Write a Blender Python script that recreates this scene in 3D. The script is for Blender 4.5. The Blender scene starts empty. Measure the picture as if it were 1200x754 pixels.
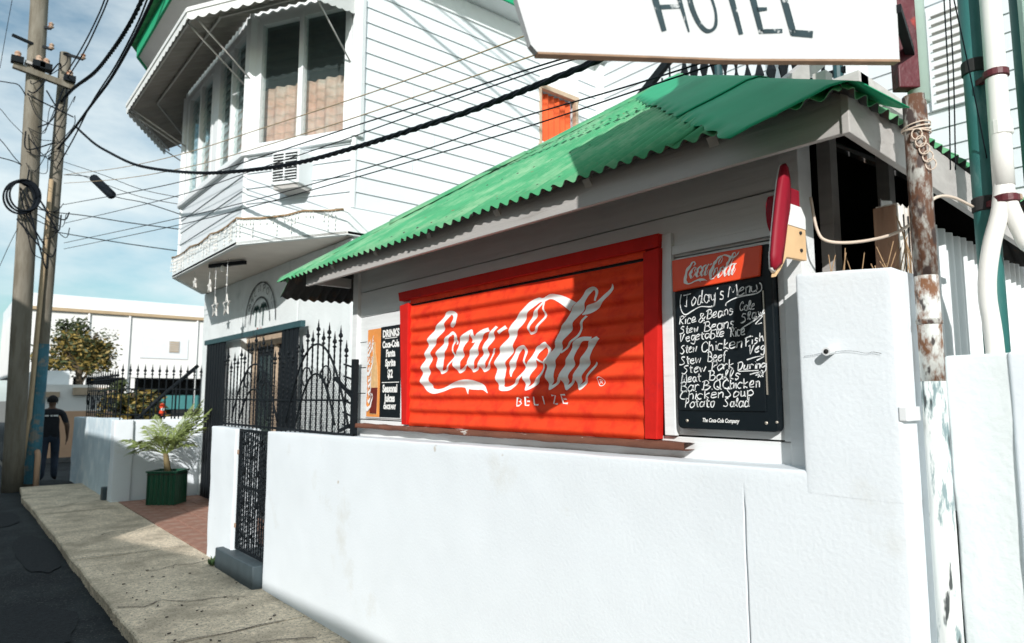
import bpy, bmesh, math, random
from mathutils import Vector, Matrix, noise
R = math.radians
random.seed(7)
scn = bpy.context.scene
COL = scn.collection

# ------------------------------------------------------------------ camera
cam_d = bpy.data.cameras.new('camera'); cam = bpy.data.objects.new('camera', cam_d); COL.objects.link(cam)
cam_d.lens = 24.0; cam_d.sensor_width = 36.0; cam_d.clip_end = 2000; cam_d.clip_start = .05
CAMZ = 1.65
cam.location = (0, 0, CAMZ)
cam.rotation_euler = (R(90 + 6.348), 0, R(-39.689))
cam_d.dof.use_dof = True; cam_d.dof.focus_distance = 3.1; cam_d.dof.aperture_fstop = 3.2
scn.camera = cam
scn.render.resolution_x = 1024; scn.render.resolution_y = 643

# ------------------------------------------------------------------ sky and sun
SUN = Vector((1, 1.1, -.667)).normalized()
EL = math.asin(-SUN.z)
w = bpy.data.worlds.new('World'); scn.world = w; w.use_nodes = True
nt = w.node_tree; nd = nt.nodes; lk = nt.links
bg = nd['Background']
sky = nd.new('ShaderNodeTexSky'); sky.sky_type = 'NISHITA'; sky.sun_disc = False
sky.sun_elevation = EL; sky.sun_rotation = math.atan2(-SUN.x, -SUN.y) % (2 * math.pi)
sky.air_density = 1.0; sky.dust_density = 1.2; sky.ozone_density = 1.5
tc = nd.new('ShaderNodeTexCoord'); mp = nd.new('ShaderNodeMapping'); mp.inputs['Scale'].default_value = (1, 1, 2.6)
nz = nd.new('ShaderNodeTexNoise'); nz.inputs['Scale'].default_value = 2.6; nz.inputs['Detail'].default_value = 8; nz.inputs['Roughness'].default_value = .58
rp = nd.new('ShaderNodeValToRGB'); rp.color_ramp.elements[0].position = .34; rp.color_ramp.elements[1].position = .62
mx = nd.new('ShaderNodeMix'); mx.data_type = 'RGBA'
lk.new(tc.outputs['Generated'], mp.inputs['Vector']); lk.new(mp.outputs['Vector'], nz.inputs['Vector'])
lk.new(nz.outputs['Fac'], rp.inputs['Fac']); lk.new(rp.outputs['Color'], mx.inputs['Factor'])
tn = nd.new('ShaderNodeVectorMath'); tn.operation = 'MULTIPLY'; tn.inputs[1].default_value = (1.25, 1.66, 1.55); lk.new(sky.outputs['Color'], tn.inputs[0]); lk.new(tn.outputs['Vector'], mx.inputs['A']); mx.inputs['B'].default_value = (10.8, 12.0, 12.3, 1)
lk.new(mx.outputs['Result'], bg.inputs['Color']); bg.inputs['Strength'].default_value = .088
sd = bpy.data.lights.new('sun', 'SUN'); sd.energy = 5.0; sd.angle = R(.5); sd.color = (1, .972, .94)
so = bpy.data.objects.new('sun', sd); COL.objects.link(so); so.rotation_euler = SUN.to_track_quat('-Z', 'Y').to_euler()
vs = scn.view_settings; vs.view_transform = 'Standard'; vs.look = 'None'; vs.exposure = -.12; vs.gamma = 1; vs.use_curve_mapping = False

# ------------------------------------------------------------------ materials
MATS = {}
def mat(name, col, rough=.6, metal=0., var=.12, scale=6., bump=.0, bscale=40., second=None, sfac=(.5, .65), sscale=5., spec=.5, stretch=(1, 1, 1), detail=6, coat=0., bdist=.01, speck=None):
    if name in MATS: return MATS[name]
    m = bpy.data.materials.new(name); m.use_nodes = True; n = m.node_tree.nodes; l = m.node_tree.links
    b = n['Principled BSDF']; b.inputs['Roughness'].default_value = rough; b.inputs['Metallic'].default_value = metal
    b.inputs['Specular IOR Level'].default_value = spec; b.inputs['Coat Weight'].default_value = coat
    t = n.new('ShaderNodeTexCoord'); mp = n.new('ShaderNodeMapping'); mp.inputs['Scale'].default_value = stretch
    l.new(t.outputs['Object'], mp.inputs['Vector'])
    nz = n.new('ShaderNodeTexNoise'); nz.inputs['Scale'].default_value = scale; nz.inputs['Detail'].default_value = detail
    l.new(mp.outputs['Vector'], nz.inputs['Vector'])
    mr = n.new('ShaderNodeMapRange'); mr.inputs['From Min'].default_value = .25; mr.inputs['From Max'].default_value = .75
    mr.inputs['To Min'].default_value = 1 - var; mr.inputs['To Max'].default_value = 1 + var
    l.new(nz.outputs['Fac'], mr.inputs['Value'])
    mu = n.new('ShaderNodeVectorMath'); mu.operation = 'SCALE'; mu.inputs[0].default_value = col
    l.new(mr.outputs['Result'], mu.inputs['Scale']); out = mu.outputs['Vector']
    if second:
        n2 = n.new('ShaderNodeTexNoise'); n2.inputs['Scale'].default_value = sscale; n2.inputs['Detail'].default_value = 9; n2.inputs['Roughness'].default_value = .65
        l.new(mp.outputs['Vector'], n2.inputs['Vector'])
        r2 = n.new('ShaderNodeValToRGB'); r2.color_ramp.elements[0].position = sfac[0]; r2.color_ramp.elements[1].position = sfac[1]
        l.new(n2.outputs['Fac'], r2.inputs['Fac'])
        mx = n.new('ShaderNodeMix'); mx.data_type = 'RGBA'; l.new(r2.outputs['Color'], mx.inputs['Factor'])
        l.new(out, mx.inputs['A']); mx.inputs['B'].default_value = (*second, 1); out = mx.outputs['Result']
    if speck:
        n4 = n.new('ShaderNodeTexNoise'); n4.inputs['Scale'].default_value = speck[1]; n4.inputs['Detail'].default_value = 3
        l.new(mp.outputs['Vector'], n4.inputs['Vector'])
        r4 = n.new('ShaderNodeValToRGB'); r4.color_ramp.elements[0].position = speck[2]; r4.color_ramp.elements[1].position = speck[3]
        l.new(n4.outputs['Fac'], r4.inputs['Fac'])
        m4 = n.new('ShaderNodeMix'); m4.data_type = 'RGBA'; l.new(r4.outputs['Color'], m4.inputs['Factor'])
        l.new(out, m4.inputs['A']); m4.inputs['B'].default_value = (*speck[0], 1); out = m4.outputs['Result']
    l.new(out, b.inputs['Base Color'])
    if bump:
        n3 = n.new('ShaderNodeTexNoise'); n3.inputs['Scale'].default_value = bscale; n3.inputs['Detail'].default_value = 7
        l.new(mp.outputs['Vector'], n3.inputs['Vector'])
        bp = n.new('ShaderNodeBump'); bp.inputs['Strength'].default_value = bump; bp.inputs['Distance'].default_value = bdist
        l.new(n3.outputs['Fac'], bp.inputs['Height']); l.new(bp.outputs['Normal'], b.inputs['Normal'])
    MATS[name] = m; return m
M_stucco = mat('white_stucco', (.735, .785, .82), .85, var=.035, scale=2.2, bump=.24, bscale=60, second=(.62, .63, .60), sfac=(.60, .80), sscale=1.6, bdist=.006, speck=((.50, .46, .40), 7, .735, .78))
M_stucco2 = mat('aged_stucco', (.74, .78, .78), .85, var=.06, scale=3, bump=.4, bscale=30, second=(.50, .56, .56), sfac=(.58, .8), sscale=2.4)
M_blueshade = mat('blue_shade_stucco', (.55, .66, .72), .85, var=.12, scale=3, bump=.4, bscale=24, second=(.75, .79, .8), sfac=(.5, .7), sscale=3)  # bluish shade of the garden wall put into its colour; patches random
M_white = mat('white_paint', (.74, .765, .775), .55, var=.04, scale=5, bump=.08, bscale=60)
M_wood = mat('white_painted_wood', (.76, .78, .78), .6, var=.07, scale=9, bump=.35, bscale=22, second=(.40, .38, .36), sfac=(.66, .78), sscale=7, stretch=(1, .18, 1.6))
M_siding = mat('white_siding', (.65, .69, .715), .5, var=.03, scale=4, bump=.05, bscale=30)
M_fascia = mat('grey_white_fascia', (.46, .44, .42), .6, var=.15, scale=8, bump=.3, bscale=25, second=(.25, .22, .20), sfac=(.62, .75), sscale=6, stretch=(1, .15, 2))  # grey base carries the shade on white boards under the eaves
M_soffit = mat('soffit_paint', (.78, .74, .68), .8, var=.08, scale=3)
M_green = mat('green_roof_paint', (.075, .325, .155), .6, var=.12, scale=5, second=(.22, .43, .25), sfac=(.46, .66), speck=((.20, .17, .10), 11, .70, .76), sscale=3.2, bump=.06, bscale=30, spec=.08)
M_greencap = mat('green_eaves_cap_shade', (.022, .33, .16), .5, var=.12, scale=4, second=(.07, .36, .20), sfac=(.6, .75), sscale=4, spec=.06)  # eaves green; on the kiosk hip cap the deep tone carries shade
M_greendk = mat('dark_green_paint', (.010, .055, .035), .4, var=.15, scale=4)
M_planter = mat('planter_green', (.006, .075, .038), .32, var=.15, scale=4)
M_zincdk = mat('zinc_underside_shade', (.07, .07, .07), .8, spec=.1, var=.2, scale=5, second=(.16, .09, .05), sfac=(.55, .7), sscale=4)  # underside shade put into near-black zinc, rust patches on top; also nails
M_red = mat('red_shutter_paint', (.82, .066, .020), .6, var=.10, scale=7, second=(.66, .032, .016), sfac=(.48, .68), sscale=9, bump=.12, bscale=40, spec=.12)
M_redframe = mat('red_frame_paint', (.58, .018, .013), .6, spec=.12, var=.12, scale=9, second=(.45, .02, .02), sfac=(.6, .75), sscale=8, bump=.15, bscale=40)
M_letter = mat('white_sign_paint', (.84, .84, .82), .6, var=.05, scale=30, second=(.66, .58, .55), sfac=(.66, .78), sscale=24)
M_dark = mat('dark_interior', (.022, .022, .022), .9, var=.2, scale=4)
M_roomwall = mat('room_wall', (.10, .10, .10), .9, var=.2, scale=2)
M_black = mat('black_iron', (.008, .011, .014), .6, spec=.15, var=.2, scale=20, second=(.05, .025, .015), sfac=(.66, .8), sscale=14)
M_teal = mat('teal_iron', (.018, .065, .075), .45, var=.2, scale=8)
M_wire = mat('black_cable', (.007, .010, .014), .7, var=.2, spec=.1)
M_wiretan = mat('tan_cable', (.34, .25, .15), .6, var=.2)
M_cream = mat('cream_cable', (.66, .55, .45), .6, var=.1)
M_rotten = mat('rotten_brown_wood', (.16, .06, .035), .8, var=.3, scale=20, bump=.7, bscale=30, second=(.62, .60, .56), sfac=(.62, .66), sscale=12, stretch=(1, .3, 1))
M_board = mat('chalkboard_black', (.006, .010, .013), .5, spec=.2, var=.2, scale=12, second=(.016, .021, .024), sfac=(.55, .75), sscale=6)
M_boardframe = mat('black_plastic', (.006, .010, .013), .4, spec=.25, var=.1, scale=12)
M_header = mat('red_plastic_header', (.84, .075, .02), .35, var=.05)
M_chalk = mat('chalk_white', (.78, .80, .80), .9, var=.15, scale=60, second=(.22, .24, .25), sfac=(.56, .70), sscale=45)
M_orange = mat('poster_orange', (.80, .30, .07), .5, var=.15, scale=14)
M_brownred = mat('cola_dark', (.16, .02, .012), .3, var=.2, scale=20)
M_bottle = mat('bottle_pale', (.72, .46, .22), .3, var=.15, scale=30)
M_pole = mat('weathered_pole_wood', (.21, .19, .155), .85, var=.25, scale=5, bump=.6, bscale=24, second=(.15, .13, .10), sfac=(.44, .62), sscale=9, stretch=(1, 1, .15), spec=.1)
M_ceramic = mat('rusty_insulator', (.42, .30, .22), .6, var=.2, scale=12, second=(.35, .12, .05), sfac=(.5, .65), sscale=10)
M_rust = mat('flaking_rusty_pipe', (.40, .40, .37), .7, var=.1, scale=12, bump=.6, bscale=40, second=(.115, .050, .026), sfac=(.40, .54), sscale=34, stretch=(1, 1, .45), speck=((.055, .035, .03), 24, .54, .60))
M_rustmid = mat('half_flaked_pipe', (.64, .66, .63), .75, var=.12, scale=12, bump=.6, bscale=40, second=(.19, .085, .04), sfac=(.44, .58), sscale=30, stretch=(1, 1, .5), speck=((.07, .06, .055), 28, .60, .66))
M_rust2 = mat('flaking_white_pipe', (.74, .77, .75), .7, var=.08, scale=12, bump=.6, bscale=40, second=(.20, .28, .29), sfac=(.545, .60), sscale=15, stretch=(1, 1, .22), speck=((.05, .06, .06), 30, .62, .66))
M_darkred = mat('dark_red_iron', (.085, .006, .012), .5, var=.3, scale=14, bump=.3, bscale=40, second=(.40, .03, .015), sfac=(.62, .70), sscale=9)
M_greenpole = mat('teal_green_post', (.022, .13, .12), .5, var=.25, scale=9, second=(.10, .20, .19), sfac=(.56, .70), sscale=7, stretch=(1, 1, .4))
M_mint = mat('mint_pipe', (.50, .66, .58), .5, var=.1, scale=7)
M_pvc = mat('white_pvc', (.78, .77, .73), .4, var=.05, scale=6, second=(.55, .46, .36), sfac=(.66, .8), sscale=5)
M_asphalt = mat('asphalt', (.030, .036, .040), .9, var=.35, scale=5, bump=.5, bscale=90, second=(.017, .021, .025), sfac=(.46, .60), sscale=1.4, spec=.15, speck=((.075, .078, .075), 60, .58, .68))
M_concrete = mat('pavement_concrete', (.76, .65, .50), .95, var=.32, scale=22, bump=.9, bscale=70, second=(.46, .39, .295), sfac=(.44, .64), sscale=2.2, detail=14, speck=((.26, .23, .19), 55, .56, .66), spec=.1)
M_kerb = mat('kerb_face', (.10, .10, .10), .9, var=.3, scale=9, bump=.5, bscale=40)
M_tile = mat('terracotta_tile', (.34, .17, .12), .7, var=.2, scale=9, second=(.40, .28, .22), sfac=(.5, .7), sscale=4)
M_patch = mat('asphalt_patch', (.022, .026, .030), .9, var=.3, scale=30, bump=.6, bscale=90, spec=.15)
M_dirt = mat('ground_dirt', (.16, .15, .135), .95, var=.3, scale=2)
M_step = mat('slate_blue_step', (.045, .065, .075), .6, var=.25, scale=7, bump=.2, bscale=30)
M_cream_wall = mat('cream_wall', (.80, .79, .765), .8, var=.05, scale=1)
M_peach = mat('peach_wall', (.60, .37, .24), .85, var=.1, scale=2)
M_gutter = mat('tan_gutter', (.45, .33, .20), .6, var=.1)
M_curtain = mat('salmon_curtain', (.66, .37, .27), .9, var=.25, scale=5, second=(.70, .52, .43), sfac=(.45, .65), sscale=3)
M_redcurtain = mat('red_orange_curtain', (.70, .11, .03), .9, var=.2, scale=5)
M_beige = mat('beige_wood', (.46, .35, .25), .7, var=.15, scale=8)
M_tan = mat('tan_plate', (.72, .48, .26), .6, var=.08, scale=12)
M_deepred = mat('deep_red_enamel', (.26, .008, .022), .5, spec=.2, var=.1, scale=10)
M_stump = mat('raw_wood', (.30, .18, .12), .9, var=.35, scale=14, bump=.8, bscale=22, stretch=(1, 1, .12))
M_stumpw = mat('whitewashed_wood', (.70, .67, .62), .9, var=.15, scale=14, bump=.7, bscale=22, second=(.35, .25, .18), sfac=(.6, .7), sscale=9, stretch=(1, 1, .15))
M_twig = mat('dry_twig', (.34, .22, .12), .9, var=.2)
M_leafdk = mat('tree_leaf_dark', (.045, .060, .018), .6, var=.4, scale=2.5)
M_leafyel = mat('tree_leaf_yellow', (.27, .19, .045), .6, var=.4, scale=2.5)
M_palm = mat('palm_leaf', (.20, .25, .075), .5, var=.3, scale=6)
M_palmbase = mat('palm_stem', (.17, .13, .06), .8, var=.3, scale=9)
M_weed = mat('weed_leaf', (.05, .10, .03), .6, var=.3)
M_signwhite = mat('sign_white', (.59, .605, .605), .55, var=.03, scale=3, second=(.60, .60, .58), sfac=(.60, .8), sscale=2.5, bump=.1, bscale=20)
M_signedge = mat('sign_plywood_edge', (.30, .19, .12), .8, var=.2, scale=20)
M_ink = mat('brushed_black_paint', (.018, .042, .050), .6, var=.3, scale=12, second=(.50, .52, .52), sfac=(.58, .66), sscale=38)
M_inkfaint = mat('faded_black_paint', (.06, .07, .075), .7, var=.3, scale=12)
M_palmink = mat('faded_green_paint', (.04, .10, .09), .7, var=.3, scale=12)
M_redink = mat('faded_red_paint', (.45, .12, .08), .7, var=.2, scale=12)
M_skin = mat('skin', (.12, .065, .04), .55, var=.1, scale=8)
M_shirt = mat('black_tshirt', (.012, .014, .02), .9, var=.3, scale=8, bump=.4, bscale=12)
M_jeans = mat('dark_jeans', (.026, .038, .062), .9, var=.3, scale=8, bump=.4, bscale=14)
M_hair = mat('black_hair', (.008, .008, .009), .9, var=.2)
M_shoe = mat('dark_shoe', (.02, .02, .022), .7, var=.2)
M_bulb = mat('clear_bulb', (.72, .70, .66), .2, var=.05)
M_brass = mat('small_metal', (.55, .50, .42), .4, metal=.6, var=.1)
M_awning = mat('awning_white_metal', (.72, .72, .70), .5, var=.05, scale=4)
M_bark = mat('tree_bark', (.10, .075, .05), .9, var=.3)
M_litter = mat('dry_litter', (.05, .045, .04), .9, var=.3)

def glass_mat():
    m = bpy.data.materials.new('louvre_glass'); m.use_nodes = True; n = m.node_tree.nodes; l = m.node_tree.links
    n.remove(n['Principled BSDF']); o = n['Material Output']
    t = n.new('ShaderNodeBsdfTransparent'); t.inputs['Color'].default_value = (.93, .97, .97, 1)
    g = n.new('ShaderNodeBsdfGlossy'); g.inputs['Roughness'].default_value = .06; g.inputs['Color'].default_value = (.8, .93, .95, 1)
    lw = n.new('ShaderNodeLayerWeight'); lw.inputs['Blend'].default_value = .35; f = n.new('ShaderNodeMath'); f.operation = 'POWER'; f.inputs[1].default_value = 4.5; l.new(lw.outputs['Facing'], f.inputs[0])
    nz = n.new('ShaderNodeTexNoise'); nz.inputs['Scale'].default_value = 4
    ad = n.new('ShaderNodeMath'); ad.operation = 'MULTIPLY_ADD'; ad.inputs[1].default_value = .10
    l.new(nz.outputs['Fac'], ad.inputs[0]); l.new(f.outputs[0], ad.inputs[2])
    d = n.new('ShaderNodeBsdfDiffuse'); d.inputs['Color'].default_value = (.35, .45, .45, 1)
    m1 = n.new('ShaderNodeMixShader'); m1.inputs['Fac'].default_value = .05
    l.new(t.outputs[0], m1.inputs[1]); l.new(d.outputs[0], m1.inputs[2])
    m2 = n.new('ShaderNodeMixShader'); l.new(ad.outputs[0], m2.inputs['Fac']); l.new(m1.outputs[0], m2.inputs[1]); l.new(g.outputs[0], m2.inputs[2])
    l.new(m2.outputs[0], o.inputs['Surface']); return m
M_glass = glass_mat()

# ------------------------------------------------------------------ mesh helpers
class MB:
    def __init__(s): s.v = []; s.f = []
    def add(s, vs, fs):
        o = len(s.v); s.v += [tuple(v) for v in vs]; s.f += [tuple(i + o for i in f) for f in fs]; return s
    def box(s, x0, x1, y0, y1, z0, z1):
        return s.add([(x0, y0, z0), (x1, y0, z0), (x1, y1, z0), (x0, y1, z0), (x0, y0, z1), (x1, y0, z1), (x1, y1, z1), (x0, y1, z1)],
                     [(0, 3, 2, 1), (4, 5, 6, 7), (0, 1, 5, 4), (1, 2, 6, 5), (2, 3, 7, 6), (3, 0, 4, 7)])
    def obox(s, c, ax, ay, az, hx, hy, hz):      # oriented box
        c = Vector(c); ax, ay, az = Vector(ax).normalized(), Vector(ay).normalized(), Vector(az).normalized()
        P = [c + ax * hx * i + ay * hy * j + az * hz * k for k in (-1, 1) for j in (-1, 1) for i in (-1, 1)]
        return s.add(P, [(0, 2, 3, 1), (4, 5, 7, 6), (0, 1, 5, 4), (1, 3, 7, 5), (3, 2, 6, 7), (2, 0, 4, 6)])
    def bar(s, a, b, w, h=None, up=(0, 0, 1)):
        a, b = Vector(a), Vector(b); d = (b - a); L = d.length; d.normalize(); u = Vector(up)
        if abs(d.dot(u)) > .95: u = Vector((0, 1, 0))
        r = d.cross(u).normalized(); u = r.cross(d)
        return s.obox((a + b) / 2, d, r, u, L / 2, w / 2, (h or w) / 2)
    def tube(s, pts, r, n=8, cap=True):
        pts = [Vector(p) for p in pts]; k = len(pts); rs = r if isinstance(r, (list, tuple)) else [r] * k
        V = []; ref = None
        for i in range(k):
            d = (pts[min(k - 1, i + 1)] - pts[max(0, i - 1)]).normalized()
            if ref is None: ref = Vector((0, 0, 1)) if abs(d.z) < .9 else Vector((1, 0, 0))
            a = d.cross(ref)
            if a.length < 1e-4: a = d.cross(Vector((0, 1, 0)))
            a.normalize(); b = d.cross(a); ref = -b if abs(d.dot(b)) < .9 else ref
            ref = a.cross(d)
            for j in range(n):
                t = 2 * math.pi * j / n; V.append(pts[i] + (a * math.cos(t) + b * math.sin(t)) * rs[i])
        F = [(i * n + j, i * n + (j + 1) % n, (i + 1) * n + (j + 1) % n, (i + 1) * n + j) for i in range(k - 1) for j in range(n)]
        if cap: F += [tuple(range(n - 1, -1, -1)), tuple((k - 1) * n + j for j in range(n))]
        return s.add(V, F)
    def lathe(s, c, prof, n=12, axis=(0, 0, 1)):
        c = Vector(c); ax = Vector(axis).normalized()
        return s.tube([c + ax * z for r, z in prof], [max(r, 1e-4) for r, z in prof], n) if False else s._lathe(c, ax, prof, n)
    def _lathe(s, c, ax, prof, n):
        a = ax.orthogonal().normalized(); b = ax.cross(a); V = []
        for r, z in prof:
            for j in range(n):
                t = 2 * math.pi * j / n; V.append(c + ax * z + (a * math.cos(t) + b * math.sin(t)) * r)
        k = len(prof)
        F = [(i * n + j, i * n + (j + 1) % n, (i + 1) * n + (j + 1) % n, (i + 1) * n + j) for i in range(k - 1) for j in range(n)]
        F += [tuple(range(n - 1, -1, -1)), tuple((k - 1) * n + j for j in range(n))]
        return s.add(V, F)
    def prism(s, pts, d):                        # planar polygon (3D points) pushed by vector d
        pts = [Vector(p) for p in pts]; d = Vector(d); n = len(pts)
        return s.add(pts + [p + d for p in pts], [tuple(range(n - 1, -1, -1)), tuple(range(n, 2 * n))] + [(i, (i + 1) % n, n + (i + 1) % n, n + i) for i in range(n)])
    def grid(s, fn, nu, nv):
        V = [fn(i / nu, j / nv) for i in range(nu + 1) for j in range(nv + 1)]
        F = [(i * (nv + 1) + j, (i + 1) * (nv + 1) + j, (i + 1) * (nv + 1) + j + 1, i * (nv + 1) + j + 1) for i in range(nu) for j in range(nv)]
        return s.add(V, F)
    def ribbon(s, rows, place, across=3, sub=5):
        for row in rows:
            P = [Vector(r) for r in row]; n = len(P); S = []
            for i in range(n - 1):
                p0, p1, p2, p3 = P[max(0, i - 1)], P[i], P[i + 1], P[min(n - 1, i + 2)]
                for k in range(sub):
                    t = k / sub
                    S.append(.5 * ((2 * p1) + (p2 - p0) * t + (2 * p0 - 5 * p1 + 4 * p2 - p3) * t * t + (3 * p1 - p0 - 3 * p2 + p3) * t ** 3))
            S.append(P[-1]); V = []
            for q in S:
                for j in range(across + 1):
                    t = j / across; V.append(place(q[0] * (1 - t) + q[2] * t, q[1] * (1 - t) + q[3] * t))
            m = across + 1
            s.add(V, [(i * m + j, i * m + j + 1, (i + 1) * m + j + 1, (i + 1) * m + j) for i in range(len(S) - 1) for j in range(across)])
        return s
    def build(s, name, m, parent=None, bev=0, smooth=False, loc=None, flip=False):
        me = bpy.data.meshes.new(name)
        off = root_loc(parent) if loc is None else Vector((0, 0, 0))
        base = off if loc is None else Vector((0, 0, 0))
        me.from_pydata([Vector(v) - base for v in s.v], [], s.f)
        b = bmesh.new(); b.from_mesh(me); bmesh.ops.recalc_face_normals(b, faces=b.faces); b.to_mesh(me); b.free()
        o = bpy.data.objects.new(name, me); COL.objects.link(o)
        for mm in (m if isinstance(m, (list, tuple)) else [m]): me.materials.append(mm)
        if parent: o.parent = parent
        if loc is not None: o.location = Vector(loc) - root_loc(parent)
        if smooth: me.polygons.foreach_set('use_smooth', [True] * len(me.polygons))
        if bev:
            md = o.modifiers.new('bevel', 'BEVEL'); md.width = bev; md.segments = 2; md.limit_method = 'ANGLE'
        return o
def root_loc(o):
    v = Vector((0, 0, 0))
    while o: v = v + o.location; o = o.parent
    return v
def tag(o, label=None, cat=None, group=None, kind=None):
    if label: o['label'] = label
    if cat: o['category'] = cat
    if group: o['group'] = group
    if kind: o['kind'] = kind
    return o
def thing(name, loc, label, cat, group=None):
    o = bpy.data.objects.new(name, None); COL.objects.link(o); o.location = loc; o.empty_display_size = .1
    return tag(o, label, cat, group)
def piece(src, loc, parent, name=None, rot=None, scale=None):   # another piece sharing mesh data
    o = src.copy(); o.name = name or src.data.name; COL.objects.link(o); o.parent = parent; o.location = Vector(loc) - root_loc(parent)
    if rot is not None: o.rotation_euler = rot
    if scale is not None: o.scale = scale
    return o
def B(name, m, parent, x0, x1, y0, y1, z0, z1, bev=0): return MB().box(x0, x1, y0, y1, z0, z1).build(name, m, parent, bev)
def T(name, m, parent, pts, r, n=8, smooth=True): return MB().tube(pts, r, n).build(name, m, parent, smooth=smooth)
def crv(pts, sub=6):
    P = [Vector(p) for p in pts]; n = len(P); S = []
    for i in range(n - 1):
        p0, p1, p2, p3 = P[max(0, i - 1)], P[i], P[i + 1], P[min(n - 1, i + 2)]
        for k in range(sub):
            t = k / sub; S.append(.5 * ((2 * p1) + (p2 - p0) * t + (2 * p0 - 5 * p1 + 4 * p2 - p3) * t * t + (3 * p1 - p0 - 3 * p2 + p3) * t ** 3))
    S.append(P[-1]); return S
def nrm(x, y, z, s=1.): return noise.noise(Vector((x * s, y * s, z * s)))

def stucco_block(name, m, parent, x0, x1, y0, y1, z0, z1a, z1b=None, step=.05, amp=.005, groove=None, seed=0., ztop=None, ycuts=()):
    """rendered masonry block with uneven faces and soft edges; z1a top at y0, z1b top at y1"""
    z1b = z1a if z1b is None else z1b
    def ax(a, b, extra=()):
        n = max(2, int((b - a) / step)); L = [a + (b - a) * i / n for i in range(n + 1)]
        L += [a + .003, b - .003, a + .0075, b - .0075, a + .012, b - .012]; L += [e for e in extra if a < e < b]; return sorted(set(round(v, 5) for v in L))
    gx = [groove[0] + d for d in (-.010, -.004, -.0015, .0015, .004, .010)] if groove else []
    gx = gx + list(ycuts); X, Y = ax(x0, x1), ax(y0, y1, gx)
    nz = max(2, int((z1a - z0) / step)); Z = sorted(set([i / nz for i in range(nz + 1)] + [1 - .003 / (z1a - z0), 1 - .0075 / (z1a - z0), 1 - .012 / (z1a - z0)]))
    def P(x, y, f):
        top = ztop(y) if ztop else z1a + (z1b - z1a) * (y - y0) / (y1 - y0)
        z = z0 + f * (top - z0); r = .012; zt = z
        p = Vector((x, y, zt)); q = Vector((min(max(x, x0 + r), x1 - r), min(max(y, y0 + r), y1 - r), min(zt, top - r))); d = p - q
        if d.length > 1e-6: p = q + d.normalized() * r
        dx = min(x - x0, x1 - x); sx = 1 if x - x0 < x1 - x else -1
        n1 = Vector((nrm(x + seed, y, z, 2.1), nrm(x, y + 9 + seed, z, 2.1), nrm(x, y, z + 17 + seed, 2.1))) * amp * 1.4
        n2 = Vector((nrm(x + 31, y, z + seed, 9), nrm(x, y + 41, z, 9), nrm(x, y, z + 57, 9))) * amp * .7
        v = p + n1 + n2
        if groove and dx < 1e-6 and sx > 0 and abs(y - groove[0]) < .0025 and z < groove[1]: v.x += .02
        return v
    mb = MB(); idx = {}
    def vid(x, y, f):
        k = (x, y, f)
        if k not in idx: idx[k] = len(mb.v); mb.v.append(tuple(P(x, y, f)))
        return idx[k]
    for A_, B_, mk in ((Y, Z, lambda a, b, e: (e, a, b)), (X, Z, lambda a, b, e: (a, e, b))):
        ends = (X[0], X[-1]) if A_ is Y else (Y[0], Y[-1])
        for e in ends:
            for i in range(len(A_) - 1):
                for j in range(len(B_) - 1):
                    mb.f.append(tuple(vid(*mk(a, b, e)) for a, b in ((A_[i], B_[j]), (A_[i + 1], B_[j]), (A_[i + 1], B_[j + 1]), (A_[i], B_[j + 1]))))
    for i in range(len(X) - 1):
        for j in range(len(Y) - 1):
            mb.f.append(tuple(vid(a, b, 1.0) for a, b in ((X[i], Y[j]), (X[i + 1], Y[j]), (X[i + 1], Y[j + 1]), (X[i], Y[j + 1]))))
    return mb.build(name, m, parent, smooth=True)

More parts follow.
